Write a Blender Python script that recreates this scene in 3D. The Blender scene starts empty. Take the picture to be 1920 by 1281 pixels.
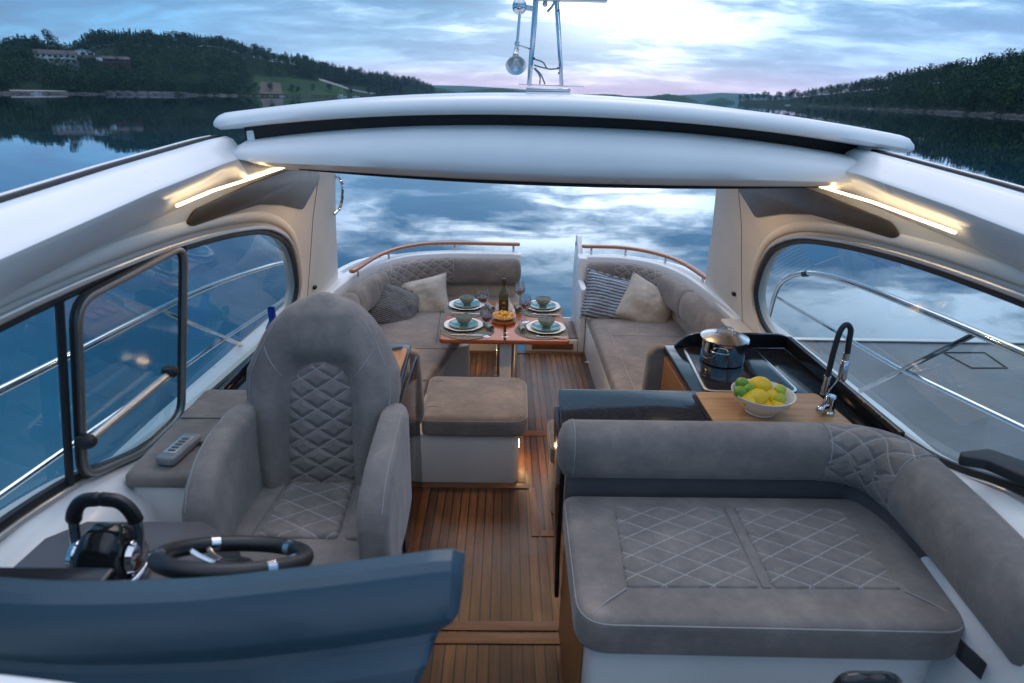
import bpy, bmesh, math, random
import numpy as np
from mathutils import Vector, Matrix, noise
from mathutils.geometry import tessellate_polygon
R = math.radians
rnd = random.Random(7)
sc = bpy.context.scene
COL = sc.collection
PI = math.pi

# ------------------------------------------------------------------ camera
F = 1140.0
CAM = Vector((-.15, 0, 2.17))
PT, RL, YW = R(21.85), math.atan(.0205), R(.95)
fw = Vector((math.sin(YW)*math.cos(PT), math.cos(YW)*math.cos(PT), -math.sin(PT)))
r0 = Vector((math.cos(YW), -math.sin(YW), 0)); u0 = r0.cross(fw)
rt = r0*math.cos(RL) + u0*math.sin(RL); up = rt.cross(fw)
cd = bpy.data.cameras.new('camera'); cam = bpy.data.objects.new('camera', cd); COL.objects.link(cam)
cam.matrix_world = Matrix(((rt.x, up.x, -fw.x, CAM.x), (rt.y, up.y, -fw.y, CAM.y), (rt.z, up.z, -fw.z, CAM.z), (0, 0, 0, 1)))
cd.sensor_width = 36; cd.lens = F/1920*36; cd.clip_start = .02; cd.clip_end = 20000
cd.dof.use_dof = True; cd.dof.focus_distance = 4.0; cd.dof.aperture_fstop = 3.2
sc.camera = cam
def ray(x, y): return fw + rt*((x-960)/F) - up*((y-640.5)/F)
def PZ(x, y, z): d = ray(x, y); return CAM + d*((z-CAM.z)/d.z)       # a photo point at a known height
def PY(x, y, yy): d = ray(x, y); return CAM + d*(yy/d.y)             # ... at a known distance aft
def PX(x, y, xx): d = ray(x, y); return CAM + d*((xx-CAM.x)/d.x)     # ... at a known distance abeam

# ------------------------------------------------------------------ materials
class NT:
    def __init__(s, name):
        s.m = bpy.data.materials.new(name); s.m.use_nodes = True
        s.t = s.m.node_tree; s.b = s.t.nodes['Principled BSDF']; s.o = s.t.nodes['Material Output']
    def n(s, typ, **kw):
        nd = s.t.nodes.new(typ)
        for k, v in kw.items():
            if k in ('operation', 'blend_type', 'data_type', 'noise_dimensions', 'feature', 'wave_type', 'bands_direction', 'distance', 'mode', 'invert', 'interpolation_type', 'use_clamp', 'clamp'): setattr(nd, k, v)
        return nd
    def link(s, a, b): s.t.links.new(a, b)
    def math(s, op, a, b=None, c=None):
        nd = s.t.nodes.new('ShaderNodeMath'); nd.operation = op
        for i, v in enumerate((a, b, c)):
            if v is None: continue
            if isinstance(v, (int, float)): nd.inputs[i].default_value = v
            else: s.link(v, nd.inputs[i])
        return nd.outputs[0]
    def coord(s, which='Object', scale=None, rot=None):
        o = s.t.nodes.new('ShaderNodeTexCoord').outputs[which]
        if scale or rot:
            mp = s.t.nodes.new('ShaderNodeMapping')
            if scale: mp.inputs['Scale'].default_value = scale
            if rot: mp.inputs['Rotation'].default_value = rot
            s.link(o, mp.inputs[0]); return mp.outputs[0]
        return o
    def noise(s, vec, scale, detail=4, rough=.55):
        nd = s.t.nodes.new('ShaderNodeTexNoise'); nd.inputs['Scale'].default_value = scale
        nd.inputs['Detail'].default_value = detail; nd.inputs['Roughness'].default_value = rough
        if vec is not None: s.link(vec, nd.inputs['Vector'])
        return nd.outputs[0]
    def ramp(s, fac, stops):
        nd = s.t.nodes.new('ShaderNodeValToRGB'); e = nd.color_ramp.elements
        while len(e) > 1: e.remove(e[-1])
        e[0].position = stops[0][0]; e[0].color = (*stops[0][1], 1)
        for p, c in stops[1:]:
            k = e.new(p); k.color = (*c, 1)
        s.link(fac, nd.inputs[0]); return nd.outputs[0]
    def mix(s, fac, a, b, blend='MIX'):
        nd = s.t.nodes.new('ShaderNodeMix'); nd.data_type = 'RGBA'; nd.blend_type = blend
        for i, v in ((0, fac), (6, a), (7, b)):
            if isinstance(v, (int, float)): nd.inputs[i].default_value = v
            elif isinstance(v, tuple): nd.inputs[i].default_value = (*v, 1)
            else: s.link(v, nd.inputs[i])
        return nd.outputs[2]
    def bump(s, h, dist=.002, strength=1, normal=None):
        nd = s.t.nodes.new('ShaderNodeBump'); nd.inputs['Distance'].default_value = dist; nd.inputs['Strength'].default_value = strength
        s.link(h, nd.inputs['Height'])
        if normal is not None: s.link(normal, nd.inputs['Normal'])
        s.link(nd.outputs[0], s.b.inputs['Normal']); return nd.outputs[0]
    def set(s, **kw):
        for k, v in kw.items():
            k = {'color': 'Base Color', 'rough': 'Roughness', 'metal': 'Metallic', 'coat': 'Coat Weight', 'sheen': 'Sheen Weight',
                 'trans': 'Transmission Weight', 'ior': 'IOR', 'em': 'Emission Color', 'ems': 'Emission Strength', 'coatr': 'Coat Roughness', 'alpha': 'Alpha', 'spec': 'Specular IOR Level'}[k]
            i = s.b.inputs[k]
            if isinstance(v, tuple): i.default_value = (*v, 1)
            elif isinstance(v, (int, float)): i.default_value = v
            else: s.link(v, i)
        return s
def plain(name, color, rough=.5, metal=0, var=.12, scale=6, bump=0, **kw):
    n = NT(name); c = n.coord('Object'); f = n.noise(c, scale, 5)
    lo = tuple(max(0, x*(1-var)) for x in color); hi = tuple(min(1, x*(1+var)) for x in color)
    n.set(color=n.ramp(f, [(.3, lo), (.7, hi)]), metal=metal, **kw)
    g = n.noise(c, scale*5, 4)
    n.set(rough=n.math('MULTIPLY_ADD', g, .12 if rough > .12 else rough*.6, max(0, rough-.06 if rough > .12 else rough*.7)))
    if bump: n.bump(n.noise(c, scale*30, 3), bump)
    return n.m
M = {}
# a hint of sprayed orange peel and dust on the glossy white mouldings
n = NT('gelcoat'); c = n.coord('Object'); f = n.noise(c, 2.5, 6)
n.set(color=n.ramp(f, [(.3, (.79, .79, .78)), (.7, (.86, .86, .85))]), rough=n.math('MULTIPLY_ADD', n.noise(c, 5, 6), .22, .20), coat=.2, coatr=.18)
dew = n.math('GREATER_THAN', n.noise(c, 210, 1), .72); n.bump(n.math('ADD', n.noise(c, 3.5, 3), n.math('MULTIPLY', dew, .12)), .004, .5); M['gel'] = n.m
M['liner'] = plain('interior_moulding', (.72, .69, .63), .42, var=.05, scale=4, bump=.0004)
M['black'] = plain('black_gloss', (.012, .012, .014), .12, var=.2)
M['rubber'] = plain('black_rubber', (.015, .015, .017), .55, var=.2)
n = NT('granite_black'); c = n.coord('Object')
n.set(color=n.ramp(n.noise(c, 350, 2), [(.42, (.006, .007, .010)), (.62, (.018, .022, .028)), (.72, (.12, .14, .16))]), rough=n.math('MULTIPLY_ADD', n.noise(c, 7, 5), .08, .04)); M['stone'] = n.m
M['chrome'] = plain('polished_steel', (.62, .63, .65), .08, 1, var=.04)
M['steel'] = plain('brushed_steel', (.62, .62, .62), .25, 1, var=.08)
M['alu'] = plain('satin_aluminium', (.62, .60, .57), .34, .85, var=.05)
M['alud'] = plain('bronze_anodised', (.34, .31, .28), .36, .8, var=.05)
M['dashgrey'] = plain('dash_grey', (.022, .058, .084), .40, var=.10, scale=3, bump=.0008, coat=.1)
M['dashtrim'] = plain('console_grey', (.10, .095, .10), .5, var=.12, bump=.0006)
M['spk'] = plain('speaker_bronze', (.085, .060, .034), .34, .35, var=.12, scale=8, bump=.0004)
M['darkgap'] = plain('dark_gap', (.01, .01, .012), .7)
M['grip'] = plain('black_leather', (.012, .012, .014), .34, var=.2, scale=20, bump=.0006)
M['plastic'] = plain('grey_plastic', (.22, .23, .24), .45, var=.1)
def suede(name, quilt=None, w=.11, h=.075, base=(.212, .185, .168), stripe=False):
    n = NT(name); c = n.coord('Object')
    f = n.noise(c, 5.5, 6, .65); f2 = n.noise(c, 38, 4, .7)
    k = tuple
    col = n.ramp(f, [(.30, k(x*.68 for x in base)), (.5, base), (.68, (base[0]*1.60, base[1]*1.50, base[2]*1.42))])
    col = n.mix(.35, col, n.ramp(f2, [(.3, k(x*.75 for x in base)), (.7, k(x*1.2 for x in base))]))
    hgt = n.math('MULTIPLY', n.noise(c, 900, 2), .25)
    fold = n.noise(n.coord('Object', scale=(1, 1.6, 1)), 7, 3, .5)
    hgt = n.math('ADD', hgt, n.math('MULTIPLY', fold, 6.0))
    if quilt:
        src = n.coord('UV') if quilt == 'uv' else c
        sp = n.t.nodes.new('ShaderNodeSeparateXYZ'); n.link(src, sp.inputs[0])
        a, b = (sp.outputs[0], sp.outputs[1]) if quilt in ('uv', 'xy') else (sp.outputs[0], sp.outputs[2])
        wob = n.math('MULTIPLY', n.math('SUBTRACT', n.noise(c, 9, 2), .5), .006)
        a = n.math('ADD', a, wob)
        ua, vb = n.math('DIVIDE', a, w), n.math('DIVIDE', b, h)
        d1 = n.math('PINGPONG', n.math('ADD', ua, vb), .5); d2 = n.math('PINGPONG', n.math('SUBTRACT', ua, vb), .5)
        m = n.math('MINIMUM', d1, d2)
        mr = n.t.nodes.new('ShaderNodeMapRange'); mr.interpolation_type = 'SMOOTHSTEP'; n.link(m, mr.inputs[0]); mr.inputs[2].default_value = .3
        hgt = n.math('ADD', hgt, n.math('MULTIPLY', mr.outputs[0], 4.5))
        st = n.math('LESS_THAN', m, .022)
        dash = n.math('GREATER_THAN', n.noise(c, 160, 1), .38)
        col = n.mix(n.math('MULTIPLY', n.math('MULTIPLY', st, dash), .6), col, (.48, .46, .45))
    n.set(color=col, rough=.88, sheen=.30, spec=.25); n.b.inputs['Sheen Roughness'].default_value = .45
    n.bump(hgt, .0016, .9); return n.m
M['suede'] = suede('suede'); M['quilt_uv'] = suede('suede_quilted_uv', 'uv', .13, .085)
M['quilt_xy'] = suede('suede_quilted_flat', 'xy', .15, .085); M['quilt_xz'] = suede('suede_quilted_back', 'xz', .105, .066)
M['leather'] = plain('seam_thread', (.34, .32, .31), .8)
def wood(name, dark, lite, axis='y', rough=.35, plank=None, coat=0, sc_=1.0):
    n = NT(name); st = {'x': (2.0, 30, 30), 'y': (30, 2.0, 30), 'z': (30, 30, 2.0)}[axis]
    c = n.coord('Object'); g = n.coord('Object', scale=tuple(v*sc_ for v in st))
    col = n.ramp(n.noise(g, 1.6, 8, .7), [(.28, dark), (.52, tuple((a+b)/2 for a, b in zip(dark, lite))), (.75, lite)])
    hgt = n.noise(g, 3, 4)
    if plank:
        sp = n.t.nodes.new('ShaderNodeSeparateXYZ'); n.link(c, sp.inputs[0])
        a = sp.outputs[1 if axis == 'x' else 0]
        u = n.math('DIVIDE', a, plank); fl = n.math('FLOOR', u)
        wn = n.t.nodes.new('ShaderNodeTexWhiteNoise'); wn.noise_dimensions = '1D'; n.link(fl, wn.inputs['W'])
        col = n.mix(1, col, n.ramp(wn.outputs[0], [(0, (.50, .48, .47)), (.5, (.92, .90, .88)), (1, (1.35, 1.28, 1.15))]), 'MULTIPLY')
        col = n.mix(1, col, n.ramp(n.noise(c, 2.2, 4), [(.3, (.60, .58, .57)), (.7, (1.18, 1.14, 1.1))]), 'MULTIPLY')
        e = n.math('PINGPONG', u, .5); ck = n.math('LESS_THAN', e, .075)
        col = n.mix(ck, col, (.008, .008, .009))
        hgt = n.math('SUBTRACT', hgt, n.math('MULTIPLY', ck, 2))
        n.set(rough=n.math('MULTIPLY_ADD', n.noise(c, 6, 4), .3, rough-.12))
    else: n.set(rough=rough)
    n.set(color=col, coat=coat, coatr=.1); n.bump(hgt, .0006, .8); return n.m
M['deck'] = wood('teak_planking', (.066, .028, .012), (.235, .104, .042), 'y', .34, plank=.047)
M['deckx'] = wood('teak_planking_cross', (.14, .055, .022), (.34, .16, .068), 'x', .42, plank=.047)
M['teakx'] = wood('teak_board_cross', (.12, .046, .019), (.28, .125, .052), 'x', .42)
M['teaky'] = wood('teak_board', (.12, .046, .019), (.28, .125, .052), 'y', .42)
M['mahog'] = wood('varnished_table', (.20, .040, .010), (.40, .105, .030), 'x', .32, coat=.25, sc_=.6)
M['railwood'] = wood('varnished_teak_rail', (.26, .075, .022), (.46, .17, .055), 'x', .25, coat=.5, sc_=.5)
M['oak'] = wood('cutting_board_wood', (.36, .17, .062), (.62, .37, .17), 'y', .45)
M['oakx'] = wood('board_wood_cross', (.30, .14, .055), (.58, .34, .16), 'x', .45)
M['cabinet'] = wood('cabinet_wood', (.26, .11, .035), (.42, .20, .075), 'z', .35)
def glassmat(name, tint, k=1.0, ior=1.5, rough=0.0):
    n = NT(name); nt = n.t; nt.nodes.remove(n.b)
    tr = nt.nodes.new('ShaderNodeBsdfTransparent'); tr.inputs[0].default_value = (*tint, 1)
    gl = nt.nodes.new('ShaderNodeBsdfGlossy'); gl.inputs['Roughness'].default_value = rough
    lw = nt.nodes.new('ShaderNodeLayerWeight'); lw.inputs[0].default_value = .5
    sch = n.math('MULTIPLY_ADD', n.math('POWER', lw.outputs['Facing'], 4.0), .9, .055)
    mx = nt.nodes.new('ShaderNodeMixShader'); n.link(n.math('MULTIPLY', sch, k), mx.inputs[0])
    n.link(tr.outputs[0], mx.inputs[1]); n.link(gl.outputs[0], mx.inputs[2]); n.link(mx.outputs[0], n.o.inputs[0]); return n.m
M['glass'] = glassmat('tinted_window_glass', (.76, .87, .90), 1.15)
M['wineglass'] = glassmat('clear_glass', (.965, .98, .99), 2.4)
M['wine'] = plain('red_wine', (.10, .006, .022), .10)
n = NT('green_bottle_glass'); n.set(color=(.075, .075, .008), rough=.05, coat=1); M['bottle'] = n.m
M['cobalt'] = plain('blue_bottle_glass', (.005, .05, .35), .08, coat=.8)
M['label'] = plain('bottle_label', (.05, .035, .02), .6); M['gold'] = plain('gold_print', (.75, .52, .16), .4, .6)
M['white'] = plain('white_porcelain', (.78, .77, .74), .14, var=.03)
M['teal'] = plain('teal_glaze', (.09, .27, .31), .12, var=.3, scale=14)
M['sage'] = plain('sage_glaze', (.30, .29, .21), .22, var=.22, scale=20)
M['sagein'] = plain('green_inner_glaze', (.08, .15, .09), .14, var=.4, scale=22)
M['brownrim'] = plain('brown_rim_glaze', (.09, .06, .04), .25)
M['cream'] = plain('cream_dish', (.62, .55, .45), .25)
M['pasta'] = plain('golden_pasta', (.82, .46, .07), .38, var=.25, scale=40)
M['linen'] = plain('linen_cream', (.46, .42, .36), .9, var=.10, scale=30, bump=.001, sheen=.3)
n = NT('woven_mat'); c = n.coord('Object'); w_ = n.t.nodes.new('ShaderNodeTexWave'); w_.wave_type = 'RINGS'; w_.rings_direction = 'Z'; w_.inputs['Scale'].default_value = 28; w_.inputs['Distortion'].default_value = 2.5; w_.inputs['Detail Scale'].default_value = 6; n.link(c, w_.inputs[0])
n.set(color=n.ramp(n.math('MULTIPLY', w_.outputs[1], n.math('ADD', n.noise(c, 140, 2), .35)), [(.25, (.025, .03, .035)), (.5, (.13, .13, .12)), (.8, (.48, .46, .40))]), rough=.85); n.bump(w_.outputs[1], .002); M['mat'] = n.m
def stripes(name, a, b, scale, axis=0, dist=3.0):
    n = NT(name); c = n.coord('Object'); w_ = n.t.nodes.new('ShaderNodeTexWave'); w_.bands_direction = 'XYZ'[axis]; w_.inputs['Scale'].default_value = scale; w_.inputs['Distortion'].default_value = dist; w_.inputs['Detail'].default_value = 3; w_.inputs['Detail Scale'].default_value = 2.0
    n.link(c, w_.inputs[0]); f = n.math('MULTIPLY_ADD', n.noise(n.coord('Object', scale=(1, 1, 1)), 60, 3), .7, n.math('MULTIPLY', w_.outputs[1], .65))
    n.set(color=n.ramp(f, [(.35, a), (.62, tuple((x+y)/2 for x, y in zip(a, b))), (.9, b)]), rough=.9, sheen=.3); n.bump(w_.outputs[1], .004); return n.m
M['ikat'] = stripes('grey_ribbed_weave', (.03, .034, .042), (.20, .20, .20), 22, 1)
M['blue_stripe'] = stripes('blue_ribbed_stripe', (.055, .095, .15), (.36, .41, .46), 11, 1, 1.2)
M['napkin'] = stripes('napkin_print', (.05, .15, .14), (.50, .60, .56), 30, 0, 6)
M['pinkring'] = plain('pink_ring', (.62, .22, .20), .4)
def fruit(name, lo, hi):
    n = NT(name); c = n.coord('Object'); n.set(color=n.ramp(n.noise(c, 18, 4), [(.3, lo), (.7, hi)]), rough=.38, coat=.15); n.b.inputs['Subsurface Weight'].default_value = .05
    n.bump(n.noise(c, 260, 2), .0012); return n.m
M['lemon'] = fruit('lemon_peel', (.82, .50, .010), (.90, .62, .025)); M['lime'] = fruit('lime_peel', (.10, .24, .012), (.26, .42, .02)); M['limey'] = fruit('yellow_lime_peel', (.35, .42, .015), (.55, .55, .03))
M['tomato'] = fruit('sliced_salmon_pink', (.75, .20, .10), (.85, .36, .20)); M['herb'] = plain('herb_leaf', (.09, .26, .03), .5, var=.4, scale=40)
M['led'] = NT('warm_strip_light').set(color=(1, .8, .5), em=(1.0, .74, .42), ems=5.5).m
M['lamp'] = NT('warm_courtesy_light').set(color=(1, .8, .5), em=(1.0, .62, .28), ems=30.0).m
M['swim'] = M['deck']
M['concrete'] = plain('concrete_pontoon', (.11, .12, .125), .38, var=.4, scale=.8, bump=.003)

# ------------------------------------------------------------------ mesh helpers
def crom(pts, n=6, closed=False):
    pts = [Vector(p) for p in pts]; out = []; L = len(pts)
    for i in range(L if closed else L-1):
        p1, p2 = pts[i], pts[(i+1) % L]
        p0 = pts[(i-1) % L] if closed or i > 0 else p1*2-p2
        p3 = pts[(i+2) % L] if closed or i+2 < L else p2*2-p1
        for k in range(n):
            t = k/n; out.append(.5*((2*p1)+(p2-p0)*t+(2*p0-5*p1+4*p2-p3)*t*t+(3*p1-p0-3*p2+p3)*t**3))
    if not closed: out.append(pts[-1])
    return out
def rpoly(pts, r, n=5):
    out = []; L = len(pts)
    for i, p in enumerate(pts):
        p = Vector(p[:2]); a = Vector(pts[i-1][:2]); b = Vector(pts[(i+1) % L][:2]); rr = r[i] if isinstance(r, (list, tuple)) else r
        da, db = a-p, b-p; rr = min(rr, da.length*.49, db.length*.49)
        if rr <= 0: out.append((p.x, p.y)); continue
        s, e = p+da.normalized()*rr, p+db.normalized()*rr
        for k in range(n+1):
            t = k/n; q = s*(1-t)**2+p*2*t*(1-t)+e*t*t; out.append((q.x, q.y))
    return out
def rrect(x0, x1, y0, y1, r, n=5): return rpoly([(x0, y0), (x1, y0), (x1, y1), (x0, y1)], r, n)
def area2(o): return sum(o[i-1][0]*o[i][1]-o[i][0]*o[i-1][1] for i in range(len(o)))
def inset(o, d):
    if d == 0: return [Vector((a, b)) for a, b in o]
    L = len(o); out = []
    for i in range(L):
        p = Vector(o[i]); a = Vector(o[i-1]); b = Vector(o[(i+1) % L])
        t1 = (p-a); t2 = (b-p); t1 = t1.normalized() if t1.length > 1e-9 else t2.normalized(); t2 = t2.normalized() if t2.length > 1e-9 else t1
        n1 = Vector((-t1.y, t1.x)); n2 = Vector((-t2.y, t2.x)); m = n1+n2
        m = m/max(.5, m.length_squared/2) if m.length > 1e-6 else n1
        out.append(p+m*d)
    return out
class MB:
    def __init__(s): s.v = []; s.f = []; s.uv = {}; s.smooth = True
    def add(s, vs, fs, uvs=None):
        b = len(s.v); s.v += [Vector(v) for v in vs]
        for i, f in enumerate(fs):
            if uvs: s.uv[len(s.f)] = uvs[i]
            s.f.append([b+k for k in f])
        return s
    def rings(s, rings, cap0=True, cap1=True, closed=True):
        n = len(rings[0]); vs = [p for r in rings for p in r]; fs = []
        for i in range(len(rings)-1):
            for k in range(n if closed else n-1):
                k2 = (k+1) % n; fs.append([i*n+k, i*n+k2, (i+1)*n+k2, (i+1)*n+k])
        if cap0: fs.append(list(range(n))[::-1])
        if cap1: fs.append([(len(rings)-1)*n+k for k in range(n)])
        return s.add(vs, fs)
    def slab(s, o, z0, z1, r=.004, n=3, crown=0, rb=None, tf=None):
        if area2(o) < 0: o = o[::-1]
        rb = r if rb is None else rb; rings = []
        def ring(d, z): return [Vector((p.x, p.y, z)) for p in inset(o, d)]
        if rb > 0:
            for k in range(n): a = PI/2*k/n; rings.append(ring(rb*(1-math.sin(a)), z0+rb*(1-math.cos(a))))
            rings.append(ring(0, z0+rb))
        else: rings.append(ring(0, z0))
        if r > 0:
            rings.append(ring(0, z1-r))
            for k in range(1, n+1): a = PI/2*k/n; rings.append(ring(r*(1-math.cos(a)), z1-r*(1-math.sin(a))))
        else: rings.append(ring(0, z1))
        if crown:
            top = rings[-1]; c = sum(top, Vector())/len(top)
            for t in (.85, .65, .4, .15): rings.append([Vector((c.x+(p.x-c.x)*t, c.y+(p.y-c.y)*t, z1+crown*(1-t**2.2))) for p in top])
        if tf: rings = [[tf(p) for p in q] for q in rings]
        return s.rings(rings)
    def box(s, x0, x1, y0, y1, z0, z1, r=.003, cr=None, crown=0, n=3):
        return s.slab(rrect(x0, x1, y0, y1, cr if cr is not None else max(r, .001), 4 if (cr or 0) > .01 else 2), z0, z1, r, n, crown)
    def obox(s, p, q, w, h, r=.002):
        p, q = Vector(p), Vector(q); d = (q-p); L = d.length; d.normalize()
        side = d.cross(Vector((0, 0, 1))); side = Vector((1, 0, 0)) if side.length < 1e-4 else side.normalized(); u = side.cross(d)
        return s.slab(rrect(-w/2, w/2, -h/2, h/2, r, 2), 0, L, r, 2, tf=lambda a: p+side*a.x+u*a.y+d*a.z)
    def sweep(s, path, prof, cap='flat', closed=False, scale=None, upv=(0, 0, 1)):
        path = [Vector(p) for p in path]; L = len(path); rings = []; n = len(prof); upv = Vector(upv); dist = 0; ds = []
        prev = None
        for i, p in enumerate(path):
            a = path[i-1] if (i > 0 or closed) else p; b = path[(i+1) % L] if (i+1 < L or closed) else p
            t = (b-a).normalized(); r_ = t.cross(upv)
            if r_.length < 1e-3: r_ = prev or Vector((1, 0, 0))
            r_.normalize(); prev = r_; u = r_.cross(t)
            k = scale(i/(L-1)) if scale else 1
            rings.append([p+r_*(a_*k)+u*(b_*k) for a_, b_ in prof]); 
            if i: dist += (p-path[i-1]).length
            ds.append(dist)
        if cap == 'round' and not closed:
            def capr(i, sgn):
                c = sum(rings[i], Vector())/n; t = (path[i]-path[i+sgn]).normalized(); ext = min(.045, max((q-c).length for q in rings[i])*.5)
                return [[c+(q-c)*math.cos(a)+t*ext*math.sin(a) for q in rings[i]] for a in (.5, 1.0, 1.35)]
            c0, c1 = capr(0, 1), capr(L-1, -1)
            rings = c0[::-1]+rings+c1; ds = [-.04, -.03, -.015]+ds+[ds[-1]+.015, ds[-1]+.03, ds[-1]+.04]
        base = len(s.v); per = [0]
        for k in range(n): per.append(per[-1]+(Vector(prof[(k+1) % n])-Vector(prof[k])).length)
        vs = [p for r in rings for p in r]; fs = []; uvs = []
        m = len(rings)
        for i in range(m if closed else m-1):
            j = (i+1) % m
            for k in range(n):
                k2 = (k+1) % n; fs.append([i*n+k, j*n+k, j*n+k2, i*n+k2])
                di, dj = ds[i], ds[j] if j > i else ds[i]+.01
                uvs.append([(di, per[k]), (dj, per[k]), (dj, per[k+1]), (di, per[k+1])])
        if not closed:
            fs.append(list(range(n))); uvs.append([(0, 0)]*n); fs.append([(m-1)*n+k for k in range(n)][::-1]); uvs.append([(0, 0)]*n)
        return s.add(vs, fs, uvs)
    def tube(s, path, r, n=10, cap='flat', closed=False, scale=None):
        return s.sweep(path, [(r*math.cos(2*PI*k/n), r*math.sin(2*PI*k/n)) for k in range(n)], cap, closed, scale)
    def lathe(s, prof, c=(0, 0, 0), n=28, tf=None, close=False):
        c = Vector(c); rings = []
        for r, z in prof: rings.append([c+Vector((r*math.cos(2*PI*k/n), r*math.sin(2*PI*k/n), z)) for k in range(n)])
        if close: rings.append(rings[0])
        if tf: rings = [[tf(p) for p in q] for q in rings]
        return s.rings(rings, cap0=not close and prof[0][0] > 1e-5, cap1=not close and prof[-1][0] > 1e-5)
    def ball(s, c, rx, ry, rz, n=14, m=9, tf=None):
        c = Vector(c); rings = []
        for j in range(m+1):
            a = -PI/2+PI*j/m; rr = max(.001, math.cos(a)); rings.append([c+Vector((rx*rr*math.cos(2*PI*k/n), ry*rr*math.sin(2*PI*k/n), rz*math.sin(a))) for k in range(n)])
        if tf: rings = [[tf(p) for p in q] for q in rings]
        return s.rings(rings)
    def build(s, name, mat, parent=None, sharp=38):
        me = bpy.data.meshes.new(name); off = root_loc(parent)
        me.from_pydata([tuple(v-off) for v in s.v], [], s.f); me.materials.append(M[mat] if isinstance(mat, str) else mat)
        if s.uv:
            ul = me.uv_layers.new(name='UVMap')
            for i, p in enumerate(me.polygons):
                q = s.uv.get(i)
                if q:
                    for k, li in enumerate(p.loop_indices): ul.data[li].uv = q[k]
        bm = bmesh.new(); bm.from_mesh(me); bmesh.ops.recalc_face_normals(bm, faces=bm.faces); bm.to_mesh(me); bm.free()
        for p in me.polygons: p.use_smooth = True
        me.set_sharp_from_angle(angle=R(sharp))
        o = bpy.data.objects.new(name, me); COL.objects.link(o)
        if parent: o.parent = parent
        elif s.v:
            lo = Vector([min(v[i] for v in s.v) for i in range(3)]); hi = Vector([max(v[i] for v in s.v) for i in range(3)])
            b = Vector(((lo.x+hi.x)/2, (lo.y+hi.y)/2, lo.z)); me.transform(Matrix.Translation(-b)); o.location = b
        return o
def root_loc(p):
    v = Vector((0, 0, 0))
    while p: v = v+p.location; p = p.parent
    return v
def tag(o, label=None, cat=None, group=None, kind=None):
    for k, v in (('label', label), ('category', cat), ('group', group), ('kind', kind)):
        if v: o[k] = v
    return o
def thing(name, label, cat, loc=(0, 0, 0), rotz=0, group=None):
    o = bpy.data.objects.new(name, None); COL.objects.link(o); o.location = loc; o.rotation_euler = (0, 0, rotz); o.empty_display_size = .1
    return tag(o, label, cat, group)
def dup(root, loc=None, rotz=None, label=None, group=None):
    r = root.copy(); COL.objects.link(r)
    if loc is not None: r.location = loc
    if rotz is not None: r.rotation_euler = (0, 0, rotz)
    if label: r['label'] = label
    if group: r['group'] = group
    for ch in root.children:
        c = ch.copy(); COL.objects.link(c); c.parent = r
        for g in ch.children: d = g.copy(); COL.objects.link(d); d.parent = c
    return r
def se(a, b, n=2.6, m=32, dent=None):       # superellipse ring
    out = []
    for k in range(m):
        t = 2*PI*k/m; c, s_ = math.cos(t), math.sin(t)
        out.append((a*math.copysign(abs(c)**(2/n), c), b*math.copysign(abs(s_)**(2/n), s_)))
    return out

# ================================================================== THE BOAT
BO = thing('motor_boat', 'white motor boat seen from its windscreen with teak cockpit floor and open roof', 'boat', (0, 2.5, 0))
# ---- floor
b = MB(); b.box(-1.42, 1.42, .4, 5.17, -.03, 0, .001); floor = b.build('teak_floor', 'deck', BO)
def board(x0, x1, y0, y1, ax, z=.002, par=floor):
    m = MB(); m.box(x0, x1, y0, y1, z-.003, z+.004, .0008); return m.build('border_board', 'teakx' if ax == 'x' else 'teaky', par)
board(-.62, .23, 1.93, 1.985, 'x'); board(-.62, .23, 2.0, 2.05, 'x'); board(.185, .235, 1.0, 1.925, 'y'); board(.175, .225, 2.06, 3.70, 'y')
board(.07, .17, 2.62, 2.665, 'x'); board(-.03, .5, 3.66, 3.72, 'x'); board(.02, .062, 2.62, 3.05, 'y')
board(-.66, .02, 3.045, 3.095, 'x'); board(-.045, .002, 3.10, 3.65, 'y'); board(-.6, .7, 5.12, 5.165, 'x')
b = MB(); b.lathe([(.022, .004), (.024, .008), (.016, .009), (.010, .006)], (.60, 4.92, .001)); b.build('deck_fitting', 'chrome', BO)
# ---- cockpit coaming round the stern, outer hull, side decks
PL = crom([(-.01, 5.66, 0), (-.40, 5.66, 0), (-.72, 5.64, 0), (-1.06, 5.50, 0), (-1.30, 5.16, 0), (-1.43, 4.66, 0), (-1.50, 3.9, 0)], 6)
PR = crom([(.58, 5.60, 0), (.80, 5.60, 0), (1.02, 5.55, 0), (1.26, 5.36, 0), (1.41, 5.02, 0), (1.47, 4.60, 0), (1.52, 3.9, 0)], 6)
for path, s in ((PL, 1), (PR, -1)):
    b = MB(); pr = rpoly([(-.05, 0), (.05, 0), (.075, .76), (.07, .81), (-.05, .81)], .015, 3)
    b.sweep(path, [(x*s, z) for x, z in pr]); b.build('coaming', 'gel', BO)
b = MB(); b.box(-.06, 0.012, 5.60, 5.73, .05, .806, .012); b.build('coaming_end', 'gel', BO)
b = MB(); b.box(.545, .63, 5.50, 5.67, -.02, .806, .014); b.box(.545, .60, 5.18, 5.50, -.02, .60, .012); b.build('coaming_end', 'gel', BO)
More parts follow.
